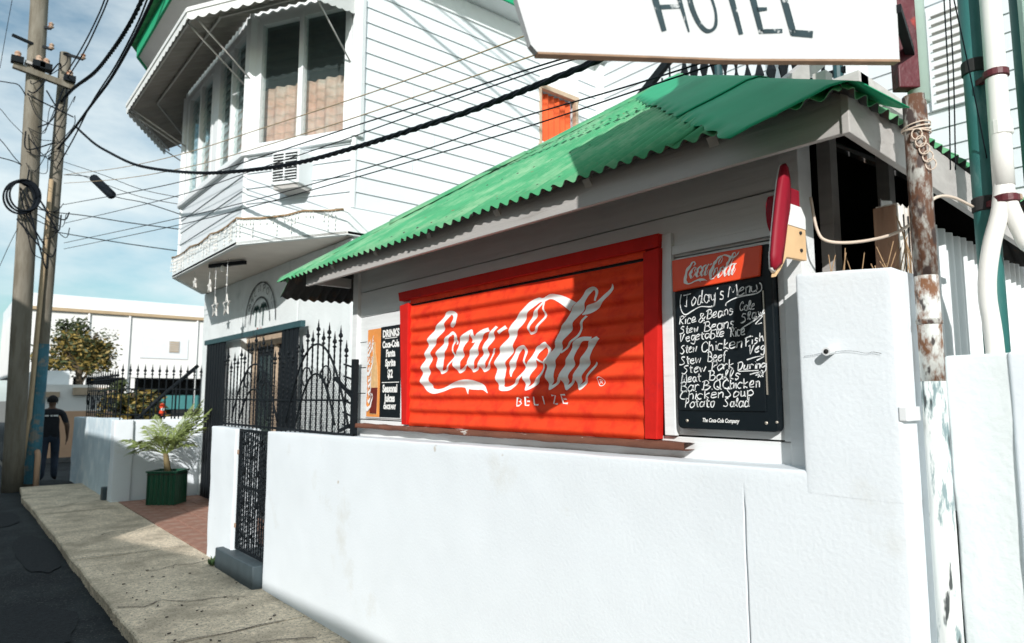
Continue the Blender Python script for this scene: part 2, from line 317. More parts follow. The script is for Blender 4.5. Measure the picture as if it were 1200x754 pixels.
# single stroke hand lettering: polylines on a grid 0..10 high (x height 6)
GL = {'T': '0,10 3,9 8,10;4,10 4,3 3,0 1,1', 'o': '3,6 1,5 0,3 1,0 3,0 5,2 5,5 3,6', 'd': '5,5 2,6 0,3 1,0 3,0 5,3;5,10 5,2 6,0', 'a': '5,5 2,6 0,3 1,0 3,0 5,3 5,6;5,4 5,1 6,0',
 'y': '0,6 1,2 3,1 5,3;5,6 5,0 4,-4 1,-4', "'": '1,10 0,8', 's': '5,5 2,6 1,4 4,2 3,0 0,0', 'M': '0,0 1,10 4,3 7,10 8,0', 'e': '0,3 4,4 4,6 2,6 0,4 0,1 2,0 5,1', 'n': '0,6 0,0;0,4 2,6 4,5 4,0', 'u': '0,6 0,1 2,0 4,2 4,6;4,2 4,0 5,0',
 'R': '0,0 1,10;-1,9 3,10 5,8 4,6 1,5 5,0', 'i': '1,6 1,0;1,8 1,9', 'c': '5,5 2,6 0,3 1,0 4,0', '&': '6,0 1,7 2,9 4,8 1,4 0,2 2,0 4,1 6,4', 'B': '0,0 1,10;-1,9 3,10 5,8 4,6 1,5 4,5 6,3 4,0 0,0', 'C': '6,8 4,10 1,8 0,4 1,1 4,0 6,2', 'l': '0,1 3,8 2,10 1,8 1,2 3,0',
 'S': '6,9 3,10 1,8 4,5 5,2 2,0 -1,1', 'w': '0,6 1,0 3,4 4,0 6,6', 't': '2,9 2,1 4,0;0,6 4,6', 'V': '0,9 1,10 2,0 5,8 7,9', 'g': '5,5 2,6 0,3 2,1 5,4;5,6 5,-2 3,-4 0,-3', 'b': '0,10 0,0 3,0 5,2 4,5 1,5', 'h': '0,10 0,0;0,4 3,6 4,4 4,0', 'k': '0,10 0,0;4,6 0,3 4,0',
 'F': '0,0 1,10;-1,9 6,10;1,5 4,6', 'f': '5,9 3,10 2,7 2,-2;0,5 4,5', 'P': '0,0 1,10;-1,9 4,10 5,7 3,5 1,4', 'r': '0,6 0,0;0,4 2,6 4,5', 'D': '0,0 1,10;-1,9 4,10 6,6 4,1 0,0', 'Q': '3,10 0,7 0,2 3,0 6,2 6,8 3,10;3,3 7,-1', '.': '1,0 1,1', 'p': '0,6 0,-4;0,5 3,6 5,3 3,0 0,1', '*': '0,2 5,8;5,2 0,8;2,9 3,1',
 'E': '5,10 0,10 0,0 5,0;0,5 4,5', 'L': '0,10 0,0 5,0', 'I': '1,10 1,0', 'Z': '0,10 5,10 0,0 5,0', 'A': '0,0 3,10 6,0;1,4 5,4', 'N': '0,0 0,10 5,0 5,10', 'O': '3,10 0,7 0,3 3,0 6,3 6,7 3,10'}
def hand_lines(text, p, q, h, jit=.25, smooth=True):
    """pen strokes as lists of 2D points from baseline p to q"""
    out = []; x = 0.; adv = []
    for ch in text:
        if ch == ' ': adv.append((None, x)); x += 4; continue
        xs = [float(t.split(',')[0]) for st in GL[ch].split(';') for t in st.split()]
        adv.append((ch, x)); x += max(xs) + 1.6
    W = x - 1.6; dx, dz = (q[0] - p[0]) / W, (q[1] - p[1]) / W
    for ch, x0 in adv:
        if ch is None: continue
        for st in GL[ch].split(';'):
            pts = []
            for tk in st.split():
                a, b = map(float, tk.split(',')); a += random.uniform(-jit, jit) + b * .06; b += random.uniform(-jit, jit)
                u = x0 + a; pts.append((p[0] + dx * u, p[1] + dz * u + b / 10 * h))
            out.append(pts)
    return out
def pen_rows(lines, wd, taper=True):
    """turn pen strokes into left/right ribbon rows"""
    rows = []
    for pts in lines:
        row = []; n = len(pts)
        for i in range(n):
            a = pts[max(0, i - 1)]; b = pts[min(n - 1, i + 1)]; d = Vector((b[0] - a[0], b[1] - a[1]))
            if d.length < 1e-6: d = Vector((1, 0))
            d.normalize(); k = wd / 2 * (random.uniform(.55, 1.2) if taper else 1)
            row.append((pts[i][0] - d.y * k, pts[i][1] + d.x * k, pts[i][0] + d.y * k, pts[i][1] - d.x * k))
        rows.append(row)
    return rows

# ---- traced lettering (left y,z / right y,z) and wire paths
LOGO=[[(3.4427,2.0763,3.4593,2.0827),(3.3815,2.0997,3.4215,2.1112),(3.3877,2.136,3.4271,2.1362),(3.4261,2.1769,3.4566,2.1565),(3.515,2.1698,3.475,2.1445),(3.5684,2.1149,3.517,2.0889),(3.6689,2.0585,3.5648,2.0288),(3.7059,1.9986,3.636,1.9774),(3.7282,1.9262,3.6615,1.9102),(3.7636,1.8584,3.6642,1.8492),(3.7753,1.7823,3.687,1.7858),(3.7576,1.7167,3.6542,1.7379),(3.6335,1.6744,3.6411,1.7083),(3.5289,1.6825,3.5575,1.703),(3.4373,1.706,3.4481,1.7314),(3.3385,1.7104,3.3129,1.7538),(3.2536,1.6978,3.218,1.7517),(3.1784,1.6936,3.1567,1.7366),(3.123,1.6919,3.1133,1.7121),(3.0676,1.6736,3.0639,1.6758)],[(3.3115,1.7124,3.272,1.7152),(3.2505,1.6695,3.2457,1.6698)],[(3.4438,2.0433,3.4136,2.0314),(3.5112,2.007,3.4887,1.99),(3.5728,1.9561,3.4854,1.9384),(3.6086,1.9021,3.5334,1.8918),(3.5854,1.8414,3.5067,1.8433),(3.5546,1.7943,3.5417,1.8159),(3.4769,1.8208,3.481,1.8287),(3.4266,1.8677,3.4477,1.8722),(3.3987,1.9188,3.4142,1.9208),(3.4205,1.9724,3.4401,1.975),(3.3664,2.0158,3.3947,2.016),(3.4336,2.0526,3.4226,2.0328),(3.4606,2.0357,3.4266,2.0197)],[(3.3973,2.0107,3.3825,2.0122),(3.3985,1.968,3.3835,1.9704)],[(3.22,1.969,3.2446,1.9706),(3.1941,2.0049,3.234,2.0049),(3.2334,2.0482,3.2292,2.0304),(3.2899,2.0321,3.2442,2.0108),(3.3667,1.9876,3.3002,1.9687),(3.364,1.9338,3.3036,1.9188),(3.4237,1.8848,3.3399,1.8716),(3.4026,1.8332,3.3296,1.839),(3.359,1.7938,3.3555,1.8159),(3.2858,1.8244,3.2889,1.8327),(3.2377,1.851,3.2524,1.8567)],[(3.0754,2.0476,3.0432,2.0226),(3.1353,2.036,3.0953,2.0129),(3.2053,1.9927,3.1555,1.9744),(3.2186,1.9413,3.1552,1.9255),(3.2753,1.8885,3.2007,1.8756),(3.2571,1.8348,3.1924,1.8374),(3.224,1.7961,3.2191,1.8156),(3.1569,1.826,3.1652,1.8323),(3.1296,1.8747,3.152,1.8806)],[(3.0092,2.0526,2.9799,2.0411),(3.0463,2.0153,3.0176,1.9984),(3.1095,1.9703,3.0428,1.9536),(3.1144,1.9202,3.0733,1.908),(3.1519,1.8723,3.0832,1.8611),(3.1518,1.8273,3.0927,1.8283),(3.116,1.7942,3.1266,1.8116),(3.0454,1.8318,3.0573,1.8377),(3.0336,1.8908,3.0488,1.8946),(2.9941,1.9229,3.0047,1.9251)],[(2.9694,2.0017,2.9755,2.0186),(2.8878,2.0272,2.9216,2.0476)],[(2.6169,2.1498,2.6015,2.1488),(2.5992,2.0897,2.5856,2.0867),(2.6338,2.0443,2.6127,2.0368),(2.6675,2.0031,2.6627,1.9941),(2.7049,1.9955,2.7186,1.983),(2.7041,2.0103,2.721,2.013),(2.6825,2.0527,2.7143,2.0632),(2.6401,2.0979,2.6578,2.1079),(2.602,2.1439,2.6178,2.1527)],[(2.3541,2.113,2.4191,2.0772),(2.4261,2.1444,2.4397,2.1039),(2.4929,2.169,2.5053,2.1364),(2.5499,2.1786,2.562,2.1555),(2.6169,2.1669,2.6077,2.1464),(2.6497,2.1717,2.639,2.1463),(2.7327,2.1553,2.6764,2.1217),(2.7765,2.1072,2.7461,2.0805),(2.8576,2.0625,2.7702,2.0307),(2.8792,2.0091,2.8301,1.985),(2.9287,1.9482,2.842,1.9224),(2.9897,1.8855,2.8863,1.8642),(3.0062,1.8184,2.9233,1.8056),(2.9961,1.7586,2.9074,1.7572),(2.9767,1.6939,2.9419,1.7166),(2.8862,1.687,2.9092,1.7076),(2.8353,1.7176,2.8468,1.7278),(2.7625,1.7664,2.7836,1.7724),(2.7406,1.8235,2.7549,1.8265),(2.7429,1.8874,2.7644,1.8869),(2.7485,1.9269,2.7709,1.9084),(2.8388,1.9044,2.8083,1.8872),(2.8581,1.8544,2.8067,1.8428),(2.893,1.8011,2.8547,1.7959),(2.8612,1.7616,2.8509,1.7605)],[(2.5736,1.9306,2.5661,1.9164),(2.6735,1.9048,2.6409,1.8839),(2.7023,1.8511,2.6505,1.8333),(2.7627,1.8023,2.6918,1.7858),(2.7605,1.7465,2.7062,1.7397),(2.751,1.6881,2.7372,1.7075),(2.6882,1.7045,2.7103,1.7165),(2.6138,1.7575,2.632,1.7637),(2.6052,1.8132,2.6154,1.8172),(2.5589,1.8558,2.575,1.859),(2.5615,1.9065,2.5861,1.9048),(2.5794,1.9338,2.5892,1.9169),(2.6258,1.9192,2.6266,1.9054)],[(2.6564,1.851,2.6539,1.8577),(2.6118,1.8261,2.6002,1.8328),(2.5709,1.8224,2.5613,1.8297)],[(2.2227,2.106,2.2353,2.1096),(2.2272,2.1472,2.2453,2.1484),(2.2423,2.179,2.2557,2.1652),(2.3141,2.1658,2.2849,2.1448),(2.3436,2.1199,2.301,2.0978),(2.4154,2.0733,2.3535,2.0452),(2.4352,2.025,2.3911,2.0007),(2.4959,1.9812,2.4259,1.957),(2.5082,1.9222,2.4702,1.9024),(2.5607,1.8751,2.4868,1.8557),(2.5901,1.8142,2.528,1.8029),(2.582,1.7508,2.5177,1.7474),(2.5631,1.688,2.5574,1.7137),(2.5043,1.7198,2.5133,1.7291),(2.4439,1.7649,2.4619,1.7711)],[(2.3035,2.0458,2.2855,2.0395),(2.3456,1.9916,2.3344,1.9862),(2.3624,1.9506,2.345,1.9423),(2.4116,1.919,2.4088,1.9112),(2.4866,1.8769,2.4716,1.8693)],[(2.3259,2.0493,2.3339,2.0548),(2.2704,2.0548,2.2921,2.0904),(2.2095,2.0828,2.2162,2.1032),(2.1503,2.1218,2.1783,2.1364),(2.1238,2.1763,2.1261,2.1782)],[(2.2529,1.9374,2.2565,1.9176),(2.3285,1.9405,2.3162,1.9196),(2.3999,1.9058,2.3653,1.8881),(2.4213,1.8477,2.374,1.8325),(2.4721,1.7917,2.4059,1.7784),(2.4779,1.7379,2.4185,1.7372),(2.4354,1.6855,2.4425,1.7116),(2.3935,1.7231,2.4017,1.7314),(2.3358,1.7718,2.3501,1.7772)],[(2.2222,1.9386,2.2026,1.9252),(2.2894,1.9094,2.2594,1.8907),(2.316,1.8524,2.2665,1.8369),(2.3658,1.7989,2.3033,1.7837),(2.38,1.739,2.3304,1.7325),(2.3436,1.6854,2.3576,1.7098),(2.2961,1.7309,2.3025,1.7383),(2.2532,1.7811,2.2698,1.7872),(2.2351,1.8153,2.2403,1.8192)]]
MENU=[("Today's",(1.707,2.0233),(1.5146,2.0372),0.0495),('Menu',(1.4943,2.0394),(1.3703,2.049),0.0423),('Rice',(1.7276,1.9519),(1.6483,1.9546),0.033),('&',(1.6332,1.951),(1.6061,1.9579),0.0345),('Beans',(1.5954,1.9615),(1.477,1.9732),0.0365),('Cole',(1.4472,1.9813),(1.384,1.9816),0.0328),('Slaw',(1.4443,1.9329),(1.3487,1.961),0.0305),('Stew',(1.726,1.9116),(1.6398,1.917),0.0292),('Beans',(1.6078,1.9123),(1.4741,1.9222),0.0374),('Vegetable',(1.73,1.878),(1.5205,1.888),0.0329),('Rice',(1.4906,1.8816),(1.4307,1.8884),0.0374),('Stew',(1.7259,1.8294),(1.6481,1.837),0.0328),('Chicken',(1.6267,1.8314),(1.4471,1.8417),0.0382),('Fish',(1.4288,1.8428),(1.3554,1.8598),0.0323),('Veg',(1.4158,1.8112),(1.3511,1.8237),0.0321),('Stew',(1.7317,1.7842),(1.6315,1.7906),0.0319),('Beef',(1.5964,1.7917),(1.5117,1.7945),0.0376),('Stew',(1.7205,1.747),(1.6105,1.755),0.0317),('Pork',(1.5805,1.7551),(1.4857,1.7609),0.0344),('During',(1.4644,1.7545),(1.3495,1.7587),0.0294),('Meat',(1.7279,1.7099),(1.6342,1.7158),0.0316),('Balls',(1.5933,1.719),(1.4572,1.722),0.0354),('*',(1.3824,1.7204),(1.3596,1.7222),0.0278),('Bar.B.Q',(1.7321,1.6758),(1.541,1.6826),0.0357),('Chicken',(1.5327,1.6811),(1.3762,1.6889),0.0367),('Chicken',(1.7333,1.6412),(1.5339,1.6503),0.0335),('Soup',(1.5229,1.6503),(1.4056,1.6568),0.0336),('Potato',(1.7128,1.6099),(1.5733,1.6148),0.0333),('Salad',(1.5298,1.6138),(1.4218,1.6164),0.0327)]
FLOUR=[[(1.7166,2.0765),(1.7234,2.044),(1.7172,2.0077),(1.698,1.9903),(1.6642,2.0025),(1.6255,2.0158),(1.5829,2.0115),(1.5608,2.0151),(1.5576,2.058)],[(1.5082,2.0074),(1.5027,2.0193),(1.4697,2.0322),(1.4254,2.0382),(1.3777,2.0404),(1.3548,2.0515),(1.3531,2.0706),(1.3606,2.0802)],[(1.3439,1.9648),(1.3964,1.9353),(1.4353,1.9169),(1.4503,1.905)],[(1.3889,1.9433),(1.3536,1.953),(1.3827,1.9256),(1.357,1.9277)],[(1.462,1.7496),(1.412,1.75),(1.3786,1.7509)],[(1.4258,1.7919),(1.384,1.8018),(1.3536,1.8027),(1.3846,1.7878)],[(1.4152,1.7361),(1.3712,1.7456),(1.3921,1.7336),(1.359,1.7374)]]
HOTEL=[[(0.302,0.2446,0.323,0.2543),(0.3475,0.1013,0.3616,0.1074)],[(0.3442,0.1603,0.344,0.1721),(0.4018,0.1734,0.4016,0.1844)],[(0.3719,0.2587,0.3902,0.2673),(0.4235,0.1131,0.4283,0.1152)],[(0.5014,0.2168,0.4934,0.2134),(0.4886,0.2674,0.4792,0.2614),(0.46,0.2892,0.4583,0.2771),(0.429,0.2604,0.4423,0.259),(0.4238,0.2004,0.4388,0.2054),(0.4457,0.1444,0.4583,0.1528),(0.4765,0.1193,0.4812,0.1315),(0.5084,0.14,0.4993,0.1426),(0.5112,0.1804,0.5035,0.1782),(0.5012,0.2167,0.4937,0.2135)],[(0.5295,0.29,0.5489,0.2985),(0.5754,0.1307,0.5888,0.1361)],[(0.4998,0.2784,0.5004,0.2946),(0.5945,0.2969,0.5952,0.3135)],[(0.5956,0.3029,0.6178,0.3122),(0.6384,0.1444,0.6543,0.1506)],[(0.6336,0.2047,0.633,0.218),(0.6672,0.2155,0.6669,0.2241)],[(0.6411,0.1452,0.6412,0.1576),(0.7132,0.1597,0.7134,0.1713)],[(0.6108,0.2963,0.6108,0.3108),(0.6762,0.312,0.6763,0.3257)],[(0.6927,0.3218,0.7155,0.3318),(0.7391,0.1572,0.7599,0.1656)],[(0.7411,0.1557,0.7438,0.1745),(0.8113,0.162,0.8143,0.1821)]]
WIRES=[('twist',0.022,[(1.586,14.94,6.786),(1.728,13.519,6.065),(1.836,12.437,5.599),(1.952,11.284,5.141),(2.049,10.308,4.825),(2.164,9.159,4.501),(2.26,8.2,4.262),(2.372,7.075,4.032),(2.464,6.16,3.878),(2.567,5.132,3.764),(2.659,4.209,3.684),(2.716,3.643,3.642),(2.779,3.013,3.62),(2.819,2.613,3.615),(2.865,2.153,3.646),(2.921,1.586,3.7)]),('tan',0.005,[(1.526,15.536,5.972),(1.888,11.917,5.229),(2.163,9.165,4.75),(2.368,7.115,4.472),(2.59,4.897,4.178),(2.749,3.312,4.007),(2.819,2.607,3.947)]),('tan',0.005,[(1.534,15.507,5.795),(1.909,11.984,5.071),(2.198,9.271,4.595),(2.415,7.231,4.319),(2.61,5.398,4.103),(2.725,4.32,3.998),(2.856,3.095,3.882),(2.938,2.325,3.8)]),('black',0.006,[(1.55,15.407,5.349),(2.177,9.854,4.518),(2.46,7.351,4.249),(2.671,5.484,4.075),(2.791,4.422,3.969),(2.923,3.253,3.861),(3.02,2.393,3.756)]),('black',0.005,[(1.559,15.278,4.955),(2.155,9.713,4.292),(2.422,7.223,4.082),(2.603,5.541,3.947),(2.831,3.411,3.802),(2.921,2.569,3.711),(2.969,2.119,3.669)]),('black',0.005,[(1.574,15.202,4.562),(2.192,9.808,4.015),(2.474,7.338,3.788),(2.667,5.657,3.666),(2.807,4.437,3.599),(2.913,3.51,3.566),(3.038,2.415,3.489),(3.165,1.305,3.446)]),('black',0.005,[(1.578,15.174,4.442),(2.197,9.808,3.923),(2.48,7.347,3.725),(2.674,5.668,3.614),(2.814,4.448,3.541),(2.94,3.361,3.482),(3.073,2.202,3.45),(3.176,1.31,3.423)]),('black',0.01,[(1.454,16.211,5.351),(1.913,15.415,5.195),(2.486,14.423,4.954),(3.137,13.295,4.709)]),('black',0.01,[(1.45,16.217,4.967),(1.934,15.38,4.764),(2.503,14.393,4.538),(3.11,13.341,4.315)]),('black',0.008,[(1.554,15.821,6.051),(1.889,14.476,5.711),(2.08,13.708,5.243),(2.385,12.486,4.885),(2.679,11.302,4.484)]),('black',0.006,[(1.543,15.867,6.324),(1.974,14.134,5.707),(2.341,12.661,5.153),(2.673,11.33,4.762)]),('black',0.006,[(1.549,15.842,6.178),(1.98,14.111,5.541),(2.345,12.644,5.017),(2.675,11.319,4.65)]),('black',0.012,[(1.458,16.252,8.191),(1.523,14.302,8.043),(1.566,13.029,8.041),(1.591,12.269,8.137),(1.637,10.899,8.524)]),('black',0.012,[(1.468,15.99,8.024),(1.54,14.054,7.881),(1.586,12.796,7.945),(1.613,12.078,8.055),(1.664,10.717,8.435)]),('twist',0.03,[(1.441,16.653,7.736),(1.512,14.919,7.504),(1.591,13.0,7.105),(1.642,11.74,6.975),(1.685,10.692,6.952),(1.718,9.899,7.056),(1.766,8.724,7.365)]),('black',0.022,[(1.416,17.275,6.755),(1.505,15.095,6.61),(1.584,13.162,6.556),(1.648,11.613,6.512),(1.698,10.375,6.615),(1.74,9.355,6.805),(1.788,8.171,7.065)]),('black',0.012,[(1.444,16.642,6.239),(1.521,14.549,6.367),(1.583,12.892,6.553),(1.643,11.268,6.569),(1.688,10.071,6.705),(1.708,9.506,6.865),(1.749,8.414,7.183)]),('black',0.01,[(0.842,15.923,7.527),(0.72,15.878,7.683),(0.557,15.817,7.662),(0.347,15.74,7.603),(-0.311,15.496,7.358)]),('black',0.01,[(1.023,15.99,6.067),(0.767,15.895,6.156),(0.445,15.776,6.167),(-0.231,15.526,6.225)]),('black',0.008,[(1.029,15.992,5.983),(0.763,15.894,6.223),(0.418,15.766,6.574),(-0.28,15.507,6.922)]),('black',0.006,[(0.896,15.943,6.714),(0.634,15.846,6.925),(0.378,15.751,7.161),(-0.324,15.491,7.545)]),('black',0.006,[(0.996,15.98,5.205),(0.792,15.904,4.571),(0.601,15.834,3.881),(0.36,15.744,2.977)]),('black',0.006,[(0.408,15.762,7.885),(0.446,15.776,8.505),(0.509,15.8,9.394),(0.576,15.825,10.253)])]

# ================================================================== SETTING
tag(MB().add([(-300, -300, -.125), (300, -300, -.125), (300, 400, -.125), (-300, 400, -.125)], [(0, 1, 2, 3)]).build('ground', M_dirt), kind='structure')
tag(MB().grid(lambda u, v: (-3.6 + 4.9 * u, -30 + 130 * v, -.105 + .006 * nrm(u * 9, v * 120, 0)), 12, 200).build('road', M_asphalt, smooth=True), kind='structure')
for k, (x, y, rx, ry) in enumerate(((.55, 6.6, .42, .7), (.95, 9.6, .2, 1.2), (.2, 4.6, .5, .4), (.7, 12.5, .3, .8))):
    pts = [(x + rx * (1 + .25 * nrm(math.cos(a) * 2, math.sin(a) * 2, k * 3.)) * math.cos(a), y + ry * (1 + .25 * nrm(math.cos(a) * 2, math.sin(a) * 2, k * 5.)) * math.sin(a), -.0965) for a in [i * math.pi / 14 for i in range(28)]]
    tag(MB().prism(pts, (0, 0, .0012)).build('road_patch', M_patch), kind='structure')
tag(MB().box(1.4, 30, 15.75, 60, -.12, -.085).build('side_road', M_asphalt), kind='structure')
# pavement: cast slabs with open joints and a ragged kerb edge
pav = tag(bpy.data.objects.new('pavement', None), kind='structure'); COL.objects.link(pav)
def slab(y0, y1, x1):
    n = max(6, int((y1 - y0) / .02)); mb = MB(); V = []
    for i in range(n + 1):
        y = y0 + (y1 - y0) * i / n
        e = 1.15 + .020 * nrm(3.3, y, 0, 1.1) + .007 * nrm(1.3, y, 2, 7) + .010 * nrm(1.3, y, 2, 31)
        if y > 14.2: e += (y - 14.2) * .05
        z = .004 * nrm(0, y, 5, 1.3)
        V += [(e + .015, y, -.13), (e, y, -.012 + z), (e + .012, y, z), ((e + x1) / 2, y, z + .004 * nrm(7, y, 1, 1.5)), (x1, y, z), (x1, y, -.13)]
    F = [(i * 6 + j, i * 6 + j + 1, (i + 1) * 6 + j + 1, (i + 1) * 6 + j) for i in range(n) for j in range(5)]
    F += [tuple(range(6)), tuple(n * 6 + j for j in range(5, -1, -1))]
    mb.add(V, F); o = mb.build('slab', M_concrete, pav); return o
YS = [-5, -1.6, 1.9, 5.15, 8.37, 11.9, 15.7]
for a, b in zip(YS, YS[1:]): slab(a + .009, b - .009, 2.262)
for pts in ([(2.26, 7.55), (2.05, 7.42), (1.9, 7.50), (1.72, 7.38), (1.55, 7.45)], [(1.18, 6.3), (1.35, 6.18), (1.5, 6.27), (1.66, 6.1), (1.9, 6.05), (2.1, 5.9)], [(2.24, 9.9), (2.0, 9.7), (1.8, 9.82), (1.5, 9.6)], [(1.3, 4.9), (1.6, 4.75), (1.8, 4.8), (2.2, 4.6)], [(1.5, 12.5), (1.8, 12.9), (2.1, 12.8)], [(1.17, 8.40), (1.45, 8.37), (1.75, 8.36), (2.0, 8.38), (2.25, 8.35)], [(1.17, 11.92), (1.6, 11.9), (2.2, 11.9)], [(1.17, 5.16), (1.6, 5.14), (2.24, 5.15)]):
    jig = [(p[0] + (q[0] - p[0]) * t + .03 * nrm(p[0] + t, q[1], 3, 9), p[1] + (q[1] - p[1]) * t + .03 * nrm(p[1] + t, q[0], 5, 9)) for p, q in zip(pts, pts[1:]) for t in (0, .25, .5, .75)]
    MB().ribbon(pen_rows([jig], .013), lambda x, y: (x, y, .0085), 1, 2).build('crack', M_litter, pav)
# courtyard of terracotta tiles
court = tag(bpy.data.objects.new('courtyard_floor', None), kind='structure'); COL.objects.link(court)
B('floor_bed', M_kerb, court, 2.272, 3.6, 4.3, 12.75, -.12, -.010)
tl = MB().box(-.146, .146, -.146, .146, -.012, .002).build('tile', M_tile, court, .003, loc=(2.42, 4.6, .0))
for i in range(4):
    for j in range(27):
        if i == 0 and j == 0: continue
        piece(tl, (2.42 + .3 * i, 4.6 + .3 * j, .002 * random.random()), court)

# ================================================================== BOUNDARY WALL AND GATE
bw = thing('boundary_wall', (2.4, 3.6, 0), 'long white rendered street wall with a taller square pillar beside the chalkboard menu', 'wall')
stucco_block('wall_face', M_stucco, bw, 2.25, 2.56, .855, 6.11, -.12, 1.412, 1.352, .05, .0028, groove=(1.40, 1.27))
stucco_block('pillar', M_stucco, bw, 2.2493, 2.60, .8543, 1.172, 1.335, 2.055, 2.075, .035, .0028)
T('drain_stub', M_white, bw, [(2.27, 1.057, 1.807), (2.205, 1.055, 1.799)], .0140, 14, False)
T('drain_hole_shade', M_dark, bw, [(2.2065, 1.0552, 1.7993), (2.2035, 1.0549, 1.799)], .0080, 12)  # dark disc coloured in for the shade inside the stub
# hairline crack in the render of the pillar
ck = [(1.150, 1.789), (1.118, 1.791), (1.085, 1.797), (1.03, 1.80), (.985, 1.798), (.945, 1.789), (.925, 1.792), (.90, 1.786)]
MB().ribbon(pen_rows([ck], .0014), lambda y, z: (2.2435 + .006 * nrm(0, y, z, 3), y, z), 1, 5).build('crack', M_inkfaint, bw)
gp = tag(stucco_block('gate_pillar', M_stucco, None, 2.25, 2.5, 6.95, 7.745, -.12, 1.345, None, .06, .006, seed=9.), 'short white rendered gate pillar between the iron gate and the tiled courtyard', 'pillar')
st = tag(stucco_block('gate_step', M_step, None, 2.17, 2.56, 6.125, 7.19, -.12, .19, .185, .06, .005, seed=2.), 'slate grey painted concrete step under the black iron gate', 'step')

def twisted(h, w=.012, pitch=.045):
    n = int(h / .011); mb = MB(); V = []
    for i in range(n + 1):
        t = i / n * h / pitch * math.pi / 2
        for k in range(4):
            a = t + k * math.pi / 2; V.append((w * .7 * math.cos(a), w * .7 * math.sin(a), i / n * h))
    mb.add(V, [(i * 4 + k, i * 4 + (k + 1) % 4, (i + 1) * 4 + (k + 1) % 4, (i + 1) * 4 + k) for i in range(n) for k in range(4)]); return mb
def finial(mb, x, y, z, s=1.):
    mb.lathe((x, y, z), [(.006 * s, 0), (.018 * s, .012 * s), (.006 * s, .024 * s), (.006 * s, .034 * s), (.017 * s, .046 * s), (.016 * s, .060 * s), (.007 * s, .075 * s), (.008 * s, .085 * s), (.003 * s, .115 * s), (.001 * s, .135 * s)], 6); return mb
def scroll(c, r, turns, a0, sgn=1, ax=(0, 1, 0)):
    pts = []
    for i in range(28):
        t = i / 27; rr = r * (1 - .85 * t); a = a0 + sgn * turns * 2 * math.pi * t
        pts.append(Vector(c) + Vector(ax) * rr * math.cos(a) + Vector((0, 0, 1)) * rr * math.sin(a))
    return pts
# the gate
gt = thing('iron_gate', (2.29, 6.53, .19), 'narrow black wrought iron gate of twisted bars above the slate grey step', 'gate')
fr = MB()
for y in (6.15, 6.925): fr.box(2.275, 2.30, y - .013, y + .013, .20, 1.345)
for z in (.215, .80, 1.33): fr.box(2.277, 2.298, 6.163, 6.912, z - .012, z + .012)
fr.build('gate_frame', M_black, gt)
bar0 = twisted(1.10, .013).build('bar', M_black, gt, loc=(2.287, 6.21, .225))
for k in range(1, 12): piece(bar0, (2.287, 6.21 + .061 * k, .225), gt, rot=(0, 0, k * .7))
for k in range(4):
    for j, zc in enumerate((.36, .52, .66, .95, 1.10, 1.22)):
        T('scroll', M_black, gt, scroll((2.272, 6.26 + .18 * k, zc), .062, 1.4, 1.2 * j, 1 if (j + k) % 2 else -1), .0055, 5)
for z in (.42, 1.12): B('hinge', M_ceramic, gt, 2.265, 2.305, 6.925, 6.965, z - .02, z + .02)
# the grille along the wall top
gr = thing('wall_grille', (2.33, 6.2, 1.34), 'black wrought iron grille with twisted spiked bars and arches on top of the street wall', 'railing')
rl = MB()
rl.box(2.318, 2.334, 4.60, 7.70, 1.365, 1.385); rl.box(2.318, 2.334, 4.72, 7.70, 1.62, 1.636)
rl.build('rail', M_black, gr)
def top_at(y):
    c = abs(((y - 5.25) / 1.42 + .5) % 1 - .5) * 2         # 0 at an arch crown, 1 between
    return 2.13 - .20 * c
bars = {}
y = 4.76
i = 0
while y < 7.72:
    ht = round((top_at(y) + (.04 if i % 2 else -.03) - 1.35) / .04) * .04
    if ht not in bars:
        mb = twisted(ht, .0115); bars[ht] = finial(mb, 0, 0, ht).build('bar', M_black, gr, loc=(2.326, y, 1.35))
    else: piece(bars[ht], (2.326, y, 1.35), gr, rot=(0, 0, i * .9))
    y += .103; i += 1
for yc, hw, zt in ((5.27, .60, 2.08), (6.69, .62, 1.97)):
    for k, (sc, dz) in enumerate(((1, 0), (.62, -.24))):
        pts = [(2.312, yc + hw * sc * t, 1.44 + (zt + dz - 1.44) * (1 - abs(t) ** 2.1)) for t in [i / 12 - 1 for i in range(25)]]
        T('arch', M_black, gr, pts, .0085, 6)
    T('scroll', M_black, gr, scroll((2.312, yc - .2, 1.80), .12, 1.1, 0, 1), .0065, 5)
    T('scroll', M_black, gr, scroll((2.312, yc + .2, 1.80), .12, 1.1, math.pi, -1), .0065, 5)
ms = MB()                                                    # diamond wire mesh behind the bars
for k in range(118):
    y0 = 4.70 + k * .026
    for s in (-1, 1):
        a = Vector((2.338, y0, 1.375)); b = Vector((2.338, y0 + s * .42, 1.375 + .56))
        if b.y > 7.70: t = (7.70 - a.y) / (b.y - a.y); b = a + (b - a) * t
        if b.y < 4.70: t = (4.70 - a.y) / (b.y - a.y); b = a + (b - a) * t
        lim = top_at((a.y + b.y) / 2) - .22
        if b.z > lim: t = max(.05, (lim - a.z) / (b.z - a.z)); b = a + (b - a) * t
        if (b - a).length > .02: ms.bar(a, b, .0022)
tag(ms.build('wire_mesh', M_black, gr), kind='stuff')
pe = MB().box(2.31, 2.35, 4.60, 4.64, 1.34, 1.93); pe.bar((2.33, 4.66, 1.66), (2.33, 4.95, 1.80), .022); pe.bar((2.33, 4.66, 1.45), (2.33, 4.85, 1.40), .02)
pe.build('end_post', M_black, gr)
for k in range(6):
    z = 1.42 + .09 * k; MB().bar((2.33, 4.64, z), (2.33, 4.80, z + .03), .012).build('stay', M_black, gr)

